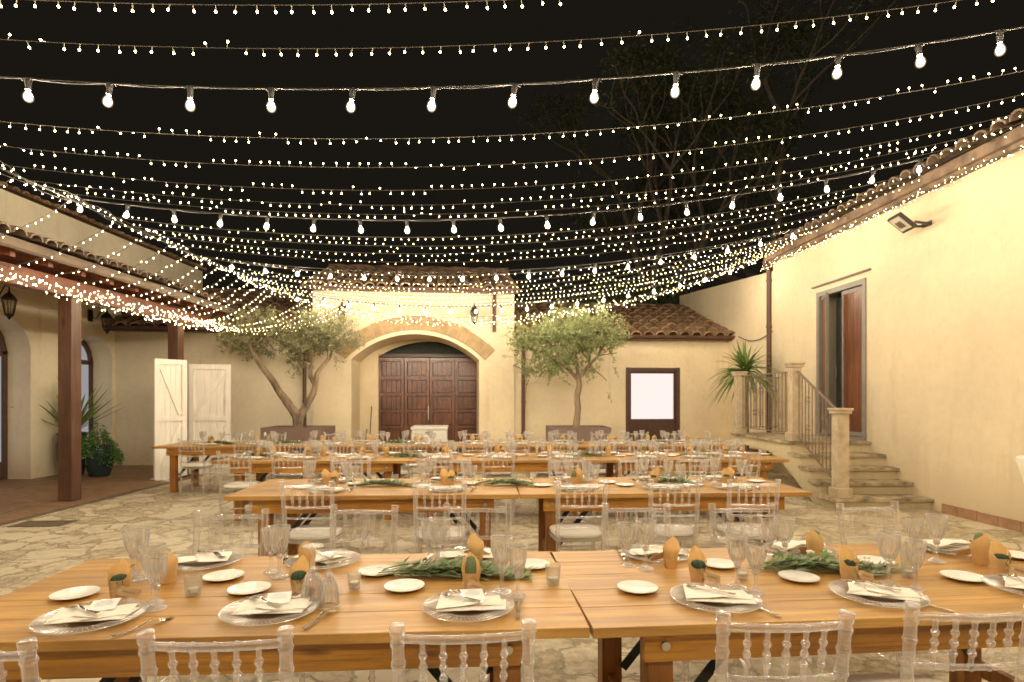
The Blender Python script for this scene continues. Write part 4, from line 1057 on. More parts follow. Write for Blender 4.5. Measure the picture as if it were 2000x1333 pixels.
# ------------------------------------------------------------------ chairs
def bamboo(mb, a, b, r, knots, seg=10, bulge=1.32, hw=.007):
    a = Vector(a); b = Vector(b); L = (b-a).length
    ts = [0.0]; rs = [r]
    for k in knots:
        h = hw/L
        ts += [k-1.05*h, k-h*.95, k-h*.5, k+h*.5, k+h*.95, k+1.05*h]; rs += [r*.93, r*bulge*.93, r*bulge, r*bulge, r*bulge*.93, r*.93]
    ts.append(1); rs.append(r)
    mb.tube([a+(b-a)*t for t in ts], rs, seg)
def make_chair(seg=10, RS=None):
    t = thing('chiavari_chair', '', 'chair', (0, 0, 0), 0, 'clear resin chairs')
    RS = RS or M['resin']
    # back legs running up into the back posts: leaned
    for s_ in (-1, 1):
        m = MB(); pts_ = []; rs = []
        def X(z): return s_*(.178+.008*max(0, (z-.45)/.47))
        def Yb(z): return -.20-.035*max(0, (.40-z)/.4)-.055*max(0, (z-.45)/.47)**1.1
        zz = [0, .10]
        kn = [.15, .33, .52, .64, .725, .80, .862]
        for k in kn: zz += [k-.0062, k-.0055, k-.002, k+.002, k+.0055, k+.0062]
        zz += [.888, .890, .897, .899, .908, .917, .9195]
        for z in zz:
            pts_.append((X(z), Yb(z), z)); near = min(abs(z-k) for k in kn)
            r_ = .0175 if z > .4 else .0165
            if near < .006: r_ *= 1.17
            if near < .003: r_ *= 1.05
            if z >= .888: r_ = {.888: .0175, .890: .0215, .897: .0215, .899: .0185, .908: .0215, .917: .021, .9195: .016}[z]
            rs.append(r_)
        m.tube(pts_, rs, seg); m.build('leg', RS, t, True)
        m = MB(); bamboo(m, (s_*.185, .185, 0), (s_*.185, .178, .445), .0155, [.25, .55, .85], seg); m.build('leg', RS, t, True)
    yb = lambda z: -.20-.055*max(0, (z-.45)/.47)**1.1
    xb = lambda z: .178+.008*max(0, (z-.45)/.47)
    def crail(z, r, name, curve=.018, kn=5):
        m = MB(); pts_ = []; rs = []; W_ = xb(z)-.012
        n = 36; kx = [lerp(-W_, W_, (i+1)/(kn+1)) for i in range(kn)]
        xs = sorted([lerp(-W_, W_, i/n) for i in range(n+1)]+[k+d for k in kx for d in (-.005, -.002, .002, .005)])
        for x in xs:
            pts_.append((x, yb(z)-curve*(1-(x/W_)**2), z)); rs.append(r*(1.25 if min(abs(x-k) for k in kx) < .003 else 1))
        m.tube(pts_, rs, seg); m.build(name, RS, t, True)
        return kx
    kx = crail(.888-.012, .0125, 'top_rail'); crail(.715, .010, 'back_rail'); crail(.630, .0085, 'back_rail', .012); crail(.545, .0085, 'back_rail', .010)
    for x in kx:
        m = MB(); x2 = x*.97
        bamboo(m, (x2, yb(.715)-.018*(1-(x/.17)**2), .722), (x, yb(.87)-.018*(1-(x/.17)**2), .866), .0078, [.27, .5, .73], max(6, seg-2), 1.55, .006); m.build('spindle', RS, t, True)
    # seat frame and cushion
    def ss(w, d, n=28, e=3.2, grow=0.0):
        out = []
        for i in range(n):
            a = 2*PI*i/n; c, s_ = cos(a), sin(a)
            x = abs(c)**(2/e)*(1 if c > 0 else -1)*(w+grow); y = abs(s_)**(2/e)*(1 if s_ > 0 else -1)*(d+grow)
            out.append((x*(1+.04*(y/d)), y))
        return out
    def slab(name, mat, lay):
        m = MB(); n = 28
        for (g_, z) in lay:
            for (x, y) in ss(.20, .195, n, 4.0, g_): m.v.append((x, y-.005, z))
        for j in range(len(lay)-1):
            for i in range(n): m.f.append((j*n+i, j*n+(i+1) % n, (j+1)*n+(i+1) % n, (j+1)*n+i))
        m.f.append(tuple(range(n))[::-1]); m.f.append(tuple((len(lay)-1)*n+i for i in range(n)))
        return m.build(name, mat, t, True)
    slab('seat_frame', RS, [(-.012, .425), (0, .428), (0, .452), (-.012, .455)])
    slab('cushion', M['cushion'], [(-.03, .456), (-.006, .462), (0, .478), (-.008, .492), (-.03, .500), (-.08, .505), (-.15, .507)])
    for (a, b) in (((-.185, .183, .20), (.185, .183, .20)), ((-.185, .183, .30), (.185, .183, .30)), ((-.178, -.215, .22), (.178, -.215, .22)),
                   ((-.182, -.212, .26), (-.185, .182, .26)), ((.182, -.212, .26), (.185, .182, .26)), ((-.182, -.22, .14), (-.185, .184, .14)), ((.182, -.22, .14), (.185, .184, .14))):
        m = MB(); bamboo(m, a, b, .0085, [.25, .5, .75], max(6, seg-2), 1.4); m.build('stretcher', RS, t, True)
    return t
chairs = []  # (x,y,rot,label)
near1 = [(-1.44, 1.775, -3), (-.825, 1.835, 3.5), (-.154, 1.885, 4), (.80, 1.965, 2), (1.425, 2.045, 0)]
for i, (x, y, a) in enumerate(near1): chairs.append((x, y, R(a), 'clear chair, %s from the left on the near side of the front table row' % ORD[i]))
far1 = [(-1.572, 3.29, 5), (-.893, 3.43, -4), (-.197, 3.48, 2), (.739, 3.49, -2), (1.407, 3.49, 5), (2.20, 3.52, 9)]
for i, (x, y, a) in enumerate(far1): chairs.append((x, y-.255, PI+R(a), 'clear chair, %s from the left on the far side of the front table row' % ORD[i]))
nearX = {1: [-1.575, -.568, .517, 1.27, 1.90], 2: [-3.36, -2.72, -2.0, -.95, -.17, .64, 1.72, 2.39, 2.87], 3: [-5.10, -4.22, -3.05, -2.35, -1.55, -.6, .1, .85, 1.75, 2.45, 3.2]}
farX = {1: [-1.67, -.63, .62, 1.36, 2.0], 2: [-3.23, -2.55, -1.70, -.88, -.17, .55, 1.35, 1.95, 2.6, 3.2], 3: [-5.2, -4.4, -3.3, -2.5, -1.7, -.7, .1, .9, 1.7, 2.4, 3.1]}
for ri in (1, 2, 3):
    for i, x in enumerate(nearX[ri]):
        e, an = edge(ri, x); chairs.append((x, e+rnd.uniform(-.03, .03), an+R(rnd.uniform(-5, 5)), 'clear chair, %s from the left on the near side of the %s table row' % (ORD[i], ROWN[ri])))
    for i, x in enumerate(farX[ri]):
        e, an = edge(ri, x, True); off = .22 if ri == 1 else .10
        chairs.append((x, e+off+rnd.uniform(-.03, .03), PI+an+R(rnd.uniform(-6, 6)), 'clear chair, %s from the left on the far side of the %s table row' % (ORD[i], ROWN[ri])))
cp = make_chair(14); cq = None
for i, (x, y, a, lab) in enumerate(chairs):
    if i < 11: src = cp
    else:
        if cq is None: cq = make_chair(8, M['resin_far']); cq.location = (x, y, 0); cq.rotation_euler = (0, 0, a); cq['label'] = lab; continue
        src = cq
    if i == 0: cp.location = (x, y, 0); cp.rotation_euler = (0, 0, a); cp['label'] = lab
    else: dup(src, (x, y, 0), a, lab)

# ------------------------------------------------------------------ tableware meshes
def goblet_mesh(h, rr, seg, flute):
    foot = rr*.90; prof = []
    out = [(.0005, 0), (foot*.96, .0), (foot, .0018), (foot*.97, .004), (foot*.6, .008), (.012, .018), (.0075, .028), (.0062, h*.22), (.0078, h*.33), (.0085, h*.37), (.0145, h*.405), (.0150, h*.42), (.0135, h*.44),
           (.011, h*.455), (.018, h*.475), (rr*.62, h*.54), (rr*.80, h*.62), (rr*.90, h*.72), (rr*.955, h*.84), (rr*1.02, h*.965), (rr*1.04, h*.995), (rr*1.03, h)]
    inn = [(rr*1.0, h*.996), (rr*.97, h*.95), (rr*.90, h*.84), (rr*.84, h*.72), (rr*.72, h*.62), (rr*.50, h*.545), (.008, h*.51), (.0005, h*.508)]
    nf = 14 if flute else 0
    def mod(r, z, a, i):
        if not nf: return r, z
        if .47*h < z < .93*h and i < len(out):
            q_ = abs(sin(nf*a/2+z*26*(1 if z < .68*h else 0)))
            return r*(1-.075*q_), z
        if z < .45*h and .1*h < z and i < len(out): return r*(1+.06*cos(6*a)), z
        if z < .02 and i < len(out) and i > 1: return r, z+(.0012*cos(12*a) if r > .01 else 0)
        if z > .96*h: return r*(1+.008*cos(nf*a)), z+.0016*cos(nf*a)
        return r, z
    m = MB(); m.lathe(out+inn, seg, mod)
    b = MB(); k = 14 if flute else 8
    def rad(z):
        for (r0, z0), (r1, z1) in zip(out[14:], out[15:]):
            if z0 <= z <= z1: return lerp(r0, r1, (z-z0)/(z1-z0+1e-9))
        return rr
    for i in range(k):
        a = 2*PI*(i+.5)/k
        for (za, zb, w0) in ((.48, .66, .0), (.62, .90, .5)):
            pts_ = []
            for t in (0, .25, .5, .75, 1):
                z = h*lerp(za, zb, t); aa = a+w0*2*PI/k+(.22*(t-.5) if w0 else -.25*(t-.5)); r = rad(z)*.992
                pts_.append((r*cos(aa), r*sin(aa), z))
            b.tube(pts_, [.0003, .0010, .0012, .0010, .0003] if flute else [.0005, .0014, .0016, .0014, .0005], 4, False)
    R_ = rr*1.035; b.tube([(R_*cos(2*PI*i/28), R_*sin(2*PI*i/28), h-.0005) for i in range(29)], .0011 if flute else .0014, 4, False)
    R_ = rr*.895; b.tube([(R_*cos(2*PI*i/24), R_*sin(2*PI*i/24), .0016) for i in range(25)], .0010, 4, False)
    b.ball((0, 0, h*.42), .0125, 10, 6)
    return mesh2('goblet', m, M['crystal' if flute else 'crystal_far'], b, M['glint'])
G1 = goblet_mesh(.222, .043, 70, True); G2 = goblet_mesh(.198, .037, 70, True)
g1 = goblet_mesh(.222, .043, 18, False); g2 = goblet_mesh(.198, .037, 18, False)
def charger_mesh(seg, rmax=.168):
    m = MB()
    prof = [(.0005, .004), (.070, .004), (.088, .0055), (.098, .012), (.110, .0145), (rmax-.006, .019), (rmax, .0205), (rmax+.001, .018), (rmax-.004, .014), (.110, .0095), (.098, .007), (.088, .001), (.070, 0), (.0005, 0)]
    def mod(r, z, a, i):
        ph = 1 if int(round(a/(2*PI/seg))) % 2 else -1
        if .09 < r < rmax-.003: return r, z+(.0045*ph if i < 7 else -.0004*ph)
        if r >= rmax-.003: return r+.0012*ph, z+.001*ph
        return r, z
    m.lathe(prof, seg, mod)
    b = MB(); k = 64 if seg > 60 else 30
    for i in range(k):
        a = 2*PI*i/k; tw_ = .10
        b.tube([(r*cos(a+tw_*t), r*sin(a+tw_*t), z+.0016) for r, z, t in ((.101, .0125, 0), (.125, .0160, .4), (.148, .0180, .75), (rmax-.002, .0200, 1))], [.0004, .0011, .0014, .0010], 4, False)
    for R_, z in ((rmax, .0195), (.090, .0075)): b.tube([(R_*cos(2*PI*i/48), R_*sin(2*PI*i/48), z) for i in range(49)], .0015, 5, False)
    return mesh2('charger_plate', m, M['ribglass'], b, M['glint'], False)
CHG = charger_mesh(112); chg = charger_mesh(48)
m = MB(); m.lathe([(.0005, .004), (.045, .004), (.052, .008), (.076, .014), (.0815, .0165), (.082, .015), (.078, .012), (.053, .0045), (.048, 0), (.0005, 0)], 56); PLT = m.mesh('side_plate', M['white'], True)
def patch(mb, c, z, th, nx=12, ny=8, wob=.003, seed=0, lift=None):
    """cloth quad with corners c[4] (x,y), wavy, thickness th"""
    n0 = len(mb.v)
    for lay in (0, 1):
        for j in range(ny+1):
            for i in range(nx+1):
                u, v = i/nx, j/ny
                x = (c[0][0]*(1-u)+c[1][0]*u)*(1-v)+(c[3][0]*(1-u)+c[2][0]*u)*v
                y = (c[0][1]*(1-u)+c[1][1]*u)*(1-v)+(c[3][1]*(1-u)+c[2][1]*u)*v
                zz = z+wob*noise.noise(Vector((x*18+seed, y*18, seed*1.7)))+(lift(u, v) if lift else 0)+(th*(.35+.65*min(1, 8*min(u, 1-u, v, 1-v))) if lay else 0)
                mb.v.append((x, y, zz))
    K = (nx+1)*(ny+1)
    for j in range(ny):
        for i in range(nx):
            a = n0+j*(nx+1)+i; mb.f.append((a, a+nx+1, a+nx+2, a+1)); b = a+K; mb.f.append((b, b+1, b+nx+2, b+nx+1))
    ring = [i for i in range(nx+1)]+[j*(nx+1)+nx for j in range(1, ny+1)]+[ny*(nx+1)+i for i in range(nx-1, -1, -1)]+[j*(nx+1) for j in range(ny-1, 0, -1)]
    for a, b in zip(ring, ring[1:]+ring[:1]): mb.f.append((n0+a, n0+b, n0+K+b, n0+K+a))
def napkin_mesh(kind):
    m = MB()
    if kind == 0:
        patch(m, [(-.125, -.075), (.125, -.070), (.130, .030), (-.110, .055)], .022, .006, seed=1)
        patch(m, [(-.125, -.072), (.030, -.050), (.005, .075), (-.118, .100)], .029, .004, seed=2, lift=lambda u, v: .008*u*(1-v))
        patch(m, [(.035, -.045), (.118, -.040), (.105, .062), (.010, .045)], .030, .004, seed=3)
    elif kind == 1:
        patch(m, [(-.130, -.055), (.110, -.080), (.135, .020), (-.08, .070)], .022, .006, seed=5)
        patch(m, [(-.120, -.055), (-.035, -.010), (-.03, .085), (-.105, .030)], .029, .004, seed=6, lift=lambda u, v: .014*(1-u)*v)
        patch(m, [(-.02, -.072), (.125, -.055), (.120, .055), (-.01, .040)], .029, .005, seed=7)
        patch(m, [(-.055, -.03), (.02, -.075), (.06, .03), (-.03, .09)], .035, .003, seed=8)
    else:
        for k in range(5):
            patch(m, [(-.12+k*.003, -.05-.003*k), (.115-.002*k, -.06+.003*k), (.12-k*.006, .045), (-.11+.005*k, .05-k*.004)], .021+k*.0062, .0045, seed=10+k, wob=.005, lift=lambda u, v: .006*sin(u*7+k))
    return m.mesh('napkin', M['napkin'], True)
NAP = [napkin_mesh(0), napkin_mesh(1), napkin_mesh(2)]
def fork_mesh():
    m = MB(); L = .195
    n = 22; zf = lambda t: .004+.012*math.exp(-((t-.62)/.16)**2)-.006*max(0, (t-.72)/.28)+(.006*max(0, (t-.9)/.1))
    wf = lambda t: .0085-.0045*min(1, t/.5) if t < .55 else (.004+.009*min(1, (t-.55)/.17))
    n0 = 0; T1 = .74
    for lay in (0, 1):
        for i in range(n+1):
            t = T1*i/n
            for s_ in (-1, 1): m.v.append((s_*wf(t), t*L, zf(t)+lay*.0022))
    K = 2*(n+1)
    for i in range(n):
        a = 2*i; m.f += [(a, a+2, a+3, a+1), (K+a, K+a+1, K+a+3, K+a+2), (a, K+a, K+a+2, a+2), (a+1, a+3, K+a+3, K+a+1)]
    m.f += [(0, 1, K+1, K), (K-2, 2*K-2, 2*K-1, K-1)]
    for q_ in range(4):
        x = -.0107+.00713*q_
        m.tube([(x, T1*L+t*(1-T1)*L, zf(T1+t*(1-T1))+.001) for t in (0, .25, .5, .75, 1)], [.0022, .0021, .0019, .0016, .0007], 5)
    return m.mesh('fork', M['steel'], True)
FRK = fork_mesh()
def wrap_mesh(seed, seg=28, rows_=7, h=.155):
    r_ = random.Random(seed); m = MB(); pk = r_.uniform(-.4, .4)+PI/2; low = h*r_.uniform(.45, .55)
    for j in range(rows_+1):
        for i in range(seg+1):
            a = 2*PI*i/seg
            dlt = abs((a-pk+PI) % (2*PI)-PI)
            top = low+(h-low)*max(0, 1-dlt/2.3)**.8
            t = j/rows_; z = top*t
            r = .027+.011*min(1, z/.09)-.010*max(0, (z-.10)/.06)+.0012*sin(a*7+seed+z*60)
            if i == seg: r += .0025
            m.v.append((r*cos(a), r*sin(a), z))
    for j in range(rows_):
        for i in range(seg):
            q_ = j*(seg+1)+i; m.f.append((q_, q_+1, q_+seg+2, q_+seg+1))
    m.f.append(tuple(range(seg))[::-1])
    return m.mesh('paper_wrap', M['kraft'], True)
def cactus_mesh(kind):
    m = MB()
    if kind == 0: m.lathe([(.0005, .050), (.018, .052), (.027, .065), (.028, .078), (.022, .092), (.010, .098), (.0005, .096)], 44, lambda r, z, a, i: (r*(1+.14*cos(11*a)), z), (0, -.006, 0)); mat = 'cactus'
    elif kind == 1:
        m.lathe([(.0005, .040), (.017, .045), (.0225, .075), (.0225, .115), (.016, .138), (.006, .146), (.0005, .147)], 30, lambda r, z, a, i: (r*(1+.03*cos(15*a)), z), (0, -.004, 0)); mat = 'cactuslt'
    else:
        for (x, y, s_) in ((-.010, -.008, 1), (.014, -.006, .8), (.002, .010, .85)):
            m.lathe([(.0005, .045), (.010*s_, .048), (.0135*s_, .075), (.011*s_, .092*(.7+.3*s_)), (.0005, .100*(.7+.3*s_))], 24, lambda r, z, a, i: (r*(1+.12*cos(8*a)), z), (x, y, 0))
        mat = 'cactus'
    if kind != 1:
        for _ in range(110):
            a = rnd.uniform(0, 2*PI); z = rnd.uniform(.06, .095); r = .022
            m.tube([(r*cos(a), -.006+r*sin(a), z), ((r+.012)*cos(a), -.006+(r+.012)*sin(a), z+.004)], [.0004, .0001], 3, False)
    return m.mesh('cactus', M[mat], True)
WR = [wrap_mesh(s) for s in (1, 2, 3, 4)]; wr = [wrap_mesh(s, 12, 4) for s in (1, 2, 3)]
CA = [cactus_mesh(k) for k in range(3)]
def twine_mesh():
    m = MB(); zc_ = .040
    m.tube([(.0335*cos(2*PI*i/24), .0335*sin(2*PI*i/24), zc_+.001*sin(i)) for i in range(25)], .0009, 4, False)
    for s_ in (-1, 1):
        m.tube([(0, -.034, zc_), (s_*.012, -.042, zc_+.012), (s_*.026, -.045, zc_+.006), (s_*.020, -.044, zc_-.006), (0, -.035, zc_)], .0009, 4)
        m.tube([(0, -.035, zc_), (s_*.014, -.044, zc_-.014), (s_*.024, -.052, zc_-.028)], .0009, 4)
    return m.mesh('twine', M['twine'], True)
TW = twine_mesh()
def tag_meshes():
    m = MB(); mt = Matrix.Rotation(R(66), 3, 'X') @ Matrix.Rotation(R(-20), 3, 'Z')
    c = Vector((.028, -.052, .040))
    n0 = [(-.036, 0), (-.027, .017), (.044, .017), (.044, -.017), (-.027, -.017)]
    m.prism(n0, lambda p: c+mt @ Vector((p[0], p[1], 0)), lambda p: c+mt @ Vector((p[0], p[1], .0008)))
    a = m.mesh('name_tag', M['tagpaper'])
    m = MB(); m.tube([c+mt @ Vector((-.024+.0042*cos(q_), .0042*sin(q_), .0014)) for q_ in [k*PI/6 for k in range(13)]], .0012, 5, False); e = m.mesh('eyelet', M['twine'], True)
    m = MB(); r_ = random.Random(5); x = -.014; pts_ = []
    while x < .028:
        pts_.append(c+mt @ Vector((x, .0035*sin(x*1900)+.0025*sin(x*700), .0014))); x += .0006
    m.tube(pts_, .00035, 3, False); w = m.mesh('writing', M['ink'])
    m = MB(); m.bar((-.008, -.040, .072), (.002, -.040, .050), .004, .006); g_ = m.mesh('peg', M['peg'])
    return a, e, w, g_
TG, EY, WRT, PG = tag_meshes()
def favour(x, y, rz, k, label, detail, tagged=True):
    t = thing('cactus_favour', label, 'favour', (x, y, TOPZ+.001), rz, 'paper-wrapped cacti on the tables')
    mobj('paper_wrap', (WR if detail else wr)[k % (4 if detail else 3)], t)
    mobj('cactus', CA[k % 3], t)
    if detail:
        mobj('twine', TW, t)
        if tagged:
            a = mobj('name_tag', TG, t); mobj('eyelet', EY, a); mobj('writing', WRT, a); mobj('peg', PG, t)
    return t
def votive(x, y, h, r, label, near=True):
    t = thing('votive_candle', label, 'candle', (x, y, TOPZ+.001), 0, 'glass candle holders')
    m = MB(); seg = 48
    def mod(rr, z, a, i): return (rr*(1+.012*cos(24*a+z*500) if (i < 4 and z > .015) else rr/rr), z) if False else ((rr*(1+.02*cos(24*a)) if i in (2, 3) else rr), z)
    m.lathe([(.0005, 0), (r*.78, 0), (r*.82, .012), (r*.97, h*.9), (r, h), (r*.965, h), (r*.93, h*.9), (r*.78, .014), (.0005, .012)], seg, mod); m.build('glass', M['votive'], t, True)
    m = MB(); m.lathe([(.0005, .014), (.019, .014), (.019, .028), (.0005, .028)], 20); w = m.build('tealight', M['wax'], t, False)
    m = MB(); m.tube([(0, 0, .028), (.001, 0, .036)], .0008, 4); m.build('wick', M['ink'], w)
    return t
def card(x, y, rz, z, label):
    t = thing('menu_card', label, 'card', (x, y, z), rz, 'white cards on the napkins')
    m = MB(); m.box((0, 0, 0), (.085, .125, .0012)); m.build('card', M['paper'], t)
    m = MB()
    for j in range(4):
        yy_ = .040-.016*j; pts_ = [(-.028+.056*i/40, yy_+.0022*sin(i*1.9+j)+.0012*sin(i*.8), .0012) for i in range(41)]
        m.tube(pts_ if j else pts_[8:33], .0004, 3, False)
    m.build('writing', M['ink'], t)
    return t

places = {}   # (ri, side) -> number counter
def setting(ri, far, idx, cx, cy, ang, custom=None):
    near_row = ri == 0
    side = 'far' if far else 'near'
    where = '%s place from left, %s side, %s table row' % (ORD[idx], side, ROWN[ri])
    a = ang+(PI if far else 0)
    def L2W(x, y): return (cx+x*cos(a)-y*sin(a), cy+x*sin(a)+y*cos(a))
    c = custom or {}
    o = mobj('charger_plate', CHG if ri < 2 else chg); o.location = (cx, cy, TOPZ+.001); o.rotation_euler = (0, 0, rnd.uniform(0, 6))
    tag(o, 'ribbed clear glass plate, '+where, 'charger plate', 'ribbed glass charger plates')
    nk = c.get('nap', rnd.choice([0, 1, 0]) if not far or ri else 2)
    o = mobj('napkin', NAP[nk]); o.location = (cx+.01*cos(a), cy+.01*sin(a), TOPZ); nr = c.get('nr', rnd.uniform(-.25, .25)); o.rotation_euler = (0, 0, a+nr); o.scale = (1, 1, 1)
    tag(o, 'folded ivory napkin, '+where, 'napkin', 'ivory napkins')
    for gi, (me, key, nm) in enumerate((((G1 if ri == 0 else g1), 'g1', 'larger'), ((G2 if ri == 0 else g2), 'g2', 'smaller'))):
        p = c.get(key) or L2W(*((.134, .19) if gi == 0 else (.197, .135)))
        if not c.get(key): p = (p[0]+rnd.uniform(-.02, .02), p[1]+rnd.uniform(-.02, .02))
        o = mobj('goblet', me); o.location = (p[0], p[1], TOPZ+.001); o.rotation_euler = (0, 0, rnd.uniform(0, 6))
        inv = c.get('inv')
        if inv: o.rotation_euler = (PI, 0, rnd.uniform(0, 6)); o.location = (p[0], p[1], TOPZ+.001+(.222 if gi == 0 else .198))
        tag(o, '%s cut-crystal goblet%s, %s' % (nm, ' upside down' if inv else '', where), 'goblet', 'cut-crystal goblets')
    p = c.get('plate') or L2W(-.265+rnd.uniform(-.02, .02), .20+rnd.uniform(-.02, .02))
    if not c.get('noplate'):
        o = mobj('side_plate', PLT); o.location = (p[0], p[1], TOPZ+.001)
        tag(o, 'small white plate, '+where, 'side plate', 'small white side plates')
    p = c.get('fav') or L2W(.01+rnd.uniform(-.03, .03), .19)
    fr_ = c.get('frot', a+rnd.uniform(-.6, .6) if not far else a+rnd.uniform(-.5, .5))
    favour(p[0], p[1], fr_, c.get('fk', rnd.randrange(12)), 'cactus wrapped in kraft paper, '+where, ri == 0)
    if ri < 3:
        p = c.get('fork') or L2W(.205, -.09)
        o = mobj('fork', FRK); o.location = (p[0], p[1], TOPZ+.002); o.rotation_euler = (0, 0, c.get('fa', a+rnd.uniform(-.1, .1)))
        tag(o, 'silver fork right of plate, '+where, 'fork', 'silver forks')
    if ri < 2:
        zz_ = TOPZ+(.042 if nk != 2 else .054)
        fo = L2W(.055, -.055); o = mobj('fork', FRK); o.location = (fo[0], fo[1], zz_); o.rotation_euler = (R(-2), R(2), a+R(52)+nr*.5)
        tag(o, 'silver fork on napkin, '+where, 'fork', 'silver forks')
    if c.get('card'):
        fo = L2W(.015, .045); card(fo[0], fo[1], a+nr+R(6), TOPZ+.040, 'white menu card on napkin, '+where)
Z = TOPZ
T = lambda px, py: onz(px, py, Z)
c1 = [
  (T(178, 1213), dict(g1=T(299, 1180), g2=T(306, 1190), plate=T(147, 1166), fav=T(233, 1172), frot=R(30), fk=0, fork=T(218, 1247), fa=R(-33), nap=1, nr=.25, card=1)),
  (T(528, 1198), dict(g1=T(611, 1180), g2=T(643, 1184), plate=T(487, 1156), fav=T(585, 1164), frot=R(5), fk=3, fork=T(592, 1233), fa=R(-15), nap=1, nr=.12, card=1, inv=1)),
  (T(915, 1191), dict(g1=T(980, 1157), g2=T(1011, 1166), plate=T(790, 1151), fav=T(920, 1157), frot=R(-8), fk=1, fork=T(1012, 1211), fa=R(-1), nap=0, nr=-.02, card=1)),
  (T(1397, 1176), dict(g1=T(1440, 1149), g2=T(1476, 1159), plate=T(1245, 1154), fav=T(1362, 1140), frot=R(15), fk=3, fork=T(1525, 1208), fa=R(26), nap=0, nr=-.25)),
  (T(1714, 1168), dict(g1=T(1736, 1144), g2=T(1788, 1152), plate=T(1560, 1133), fav=T(1658, 1138), frot=R(20), fk=2, fork=T(1862, 1198), fa=R(32), nap=1, nr=-.35)),
  (T(2022, 1156), dict(g1=T(2065, 1125), g2=T(2100, 1132), plate=T(1881, 1132), fav=T(1953, 1126), frot=R(10), fk=0, fork=T(2140, 1180), fa=R(30), nap=1, nr=-.4)),
]
for i, ((x, y), c) in enumerate(c1): setting(0, False, i, x, y, R(4), c)
c2 = [
  (T(398, 1102), dict(g1=T(271, 1133), g2=T(259, 1123), plate=T(437, 1131), fav=T(328, 1138), frot=R(190), fk=2, nap=0, nr=.3, fork=T(262, 1105), fa=R(200))),
  (T(632, 1100), dict(g1=T(546, 1128), g2=T(529, 1119), plate=T(737, 1121), fav=T(600, 1121), frot=R(170), fk=1, nap=1, nr=-.4, fork=T(560, 1085), fa=R(200))),
  (T(915, 1093), dict(g1=T(856, 1107), g2=T(838, 1101), plate=T(1040, 1108), fav=T(930, 1102), frot=R(170), fk=0, nap=0, nr=.1, fork=T(843, 1085), fa=R(176))),
  (T(1281, 1087), dict(g1=T(1261, 1112), g2=T(1226, 1106), plate=T(1405, 1107), fav=T(1310, 1109), frot=R(200), fk=3, nap=0, nr=.2, fork=T(1207, 1078), fa=R(182))),
  (T(1562, 1080), dict(g1=T(1533, 1104), g2=T(1503, 1097), plate=T(1708, 1101), fav=T(1592, 1096), frot=R(150), fk=4, nap=2, nr=.2, fork=T(1475, 1070), fa=R(182))),
  (T(1862, 1077), dict(g1=T(1829, 1098), g2=T(1786, 1093), plate=T(1988, 1090), fav=T(1914, 1102), frot=R(170), fk=1, nap=2, nr=.0, fork=T(1778, 1066), fa=R(182))),
]
for i, ((x, y), c) in enumerate(c2): setting(0, True, i, x, y, R(4), c)
for ri in (1, 2, 3):
    for i, x in enumerate(nearX[ri]):
        e, an = edge(ri, x); setting(ri, False, i, x+.02, e+.215, an)
    for i, x in enumerate(farX[ri]):
        e, an = edge(ri, x, True); setting(ri, True, i, x, e-.215, an)
# candles
for (px, py, h, r, lab) in ((377, 1163, .082, .034, 'large ribbed glass candle holder near the left end of the front table'), (692, 1150, .062, .028, 'small glass votive beside the upturned goblets'),
                            (1080, 1142, .080, .033, 'large ribbed glass candle holder at the right end of the garland, by the table seam'), (1450, 1132, .060, .028, 'small glass votive behind goblets on the right front table'),
                            (1776, 1128, .135, .036, 'tall glass candle cylinder behind goblets on the right front table')):
    x, y = T(px, py); votive(x, y, h, r, lab)
k = 0
for (ri, xs) in ((1, (-1.05, .02, 1.55)), (2, (-2.9, -1.35, .2, 1.9)), (3, (-4.6, -2.6, -.2, 1.4, 2.8))):
    for i, x in enumerate(xs):
        e, an = edge(ri, x); votive(x, e+.5+rnd.uniform(-.06, .06), rnd.choice((.08, .10)), .032, 'glass candle holder on the centre line of the %s table row, %s from left' % (ROWN[ri], ORD[i]))

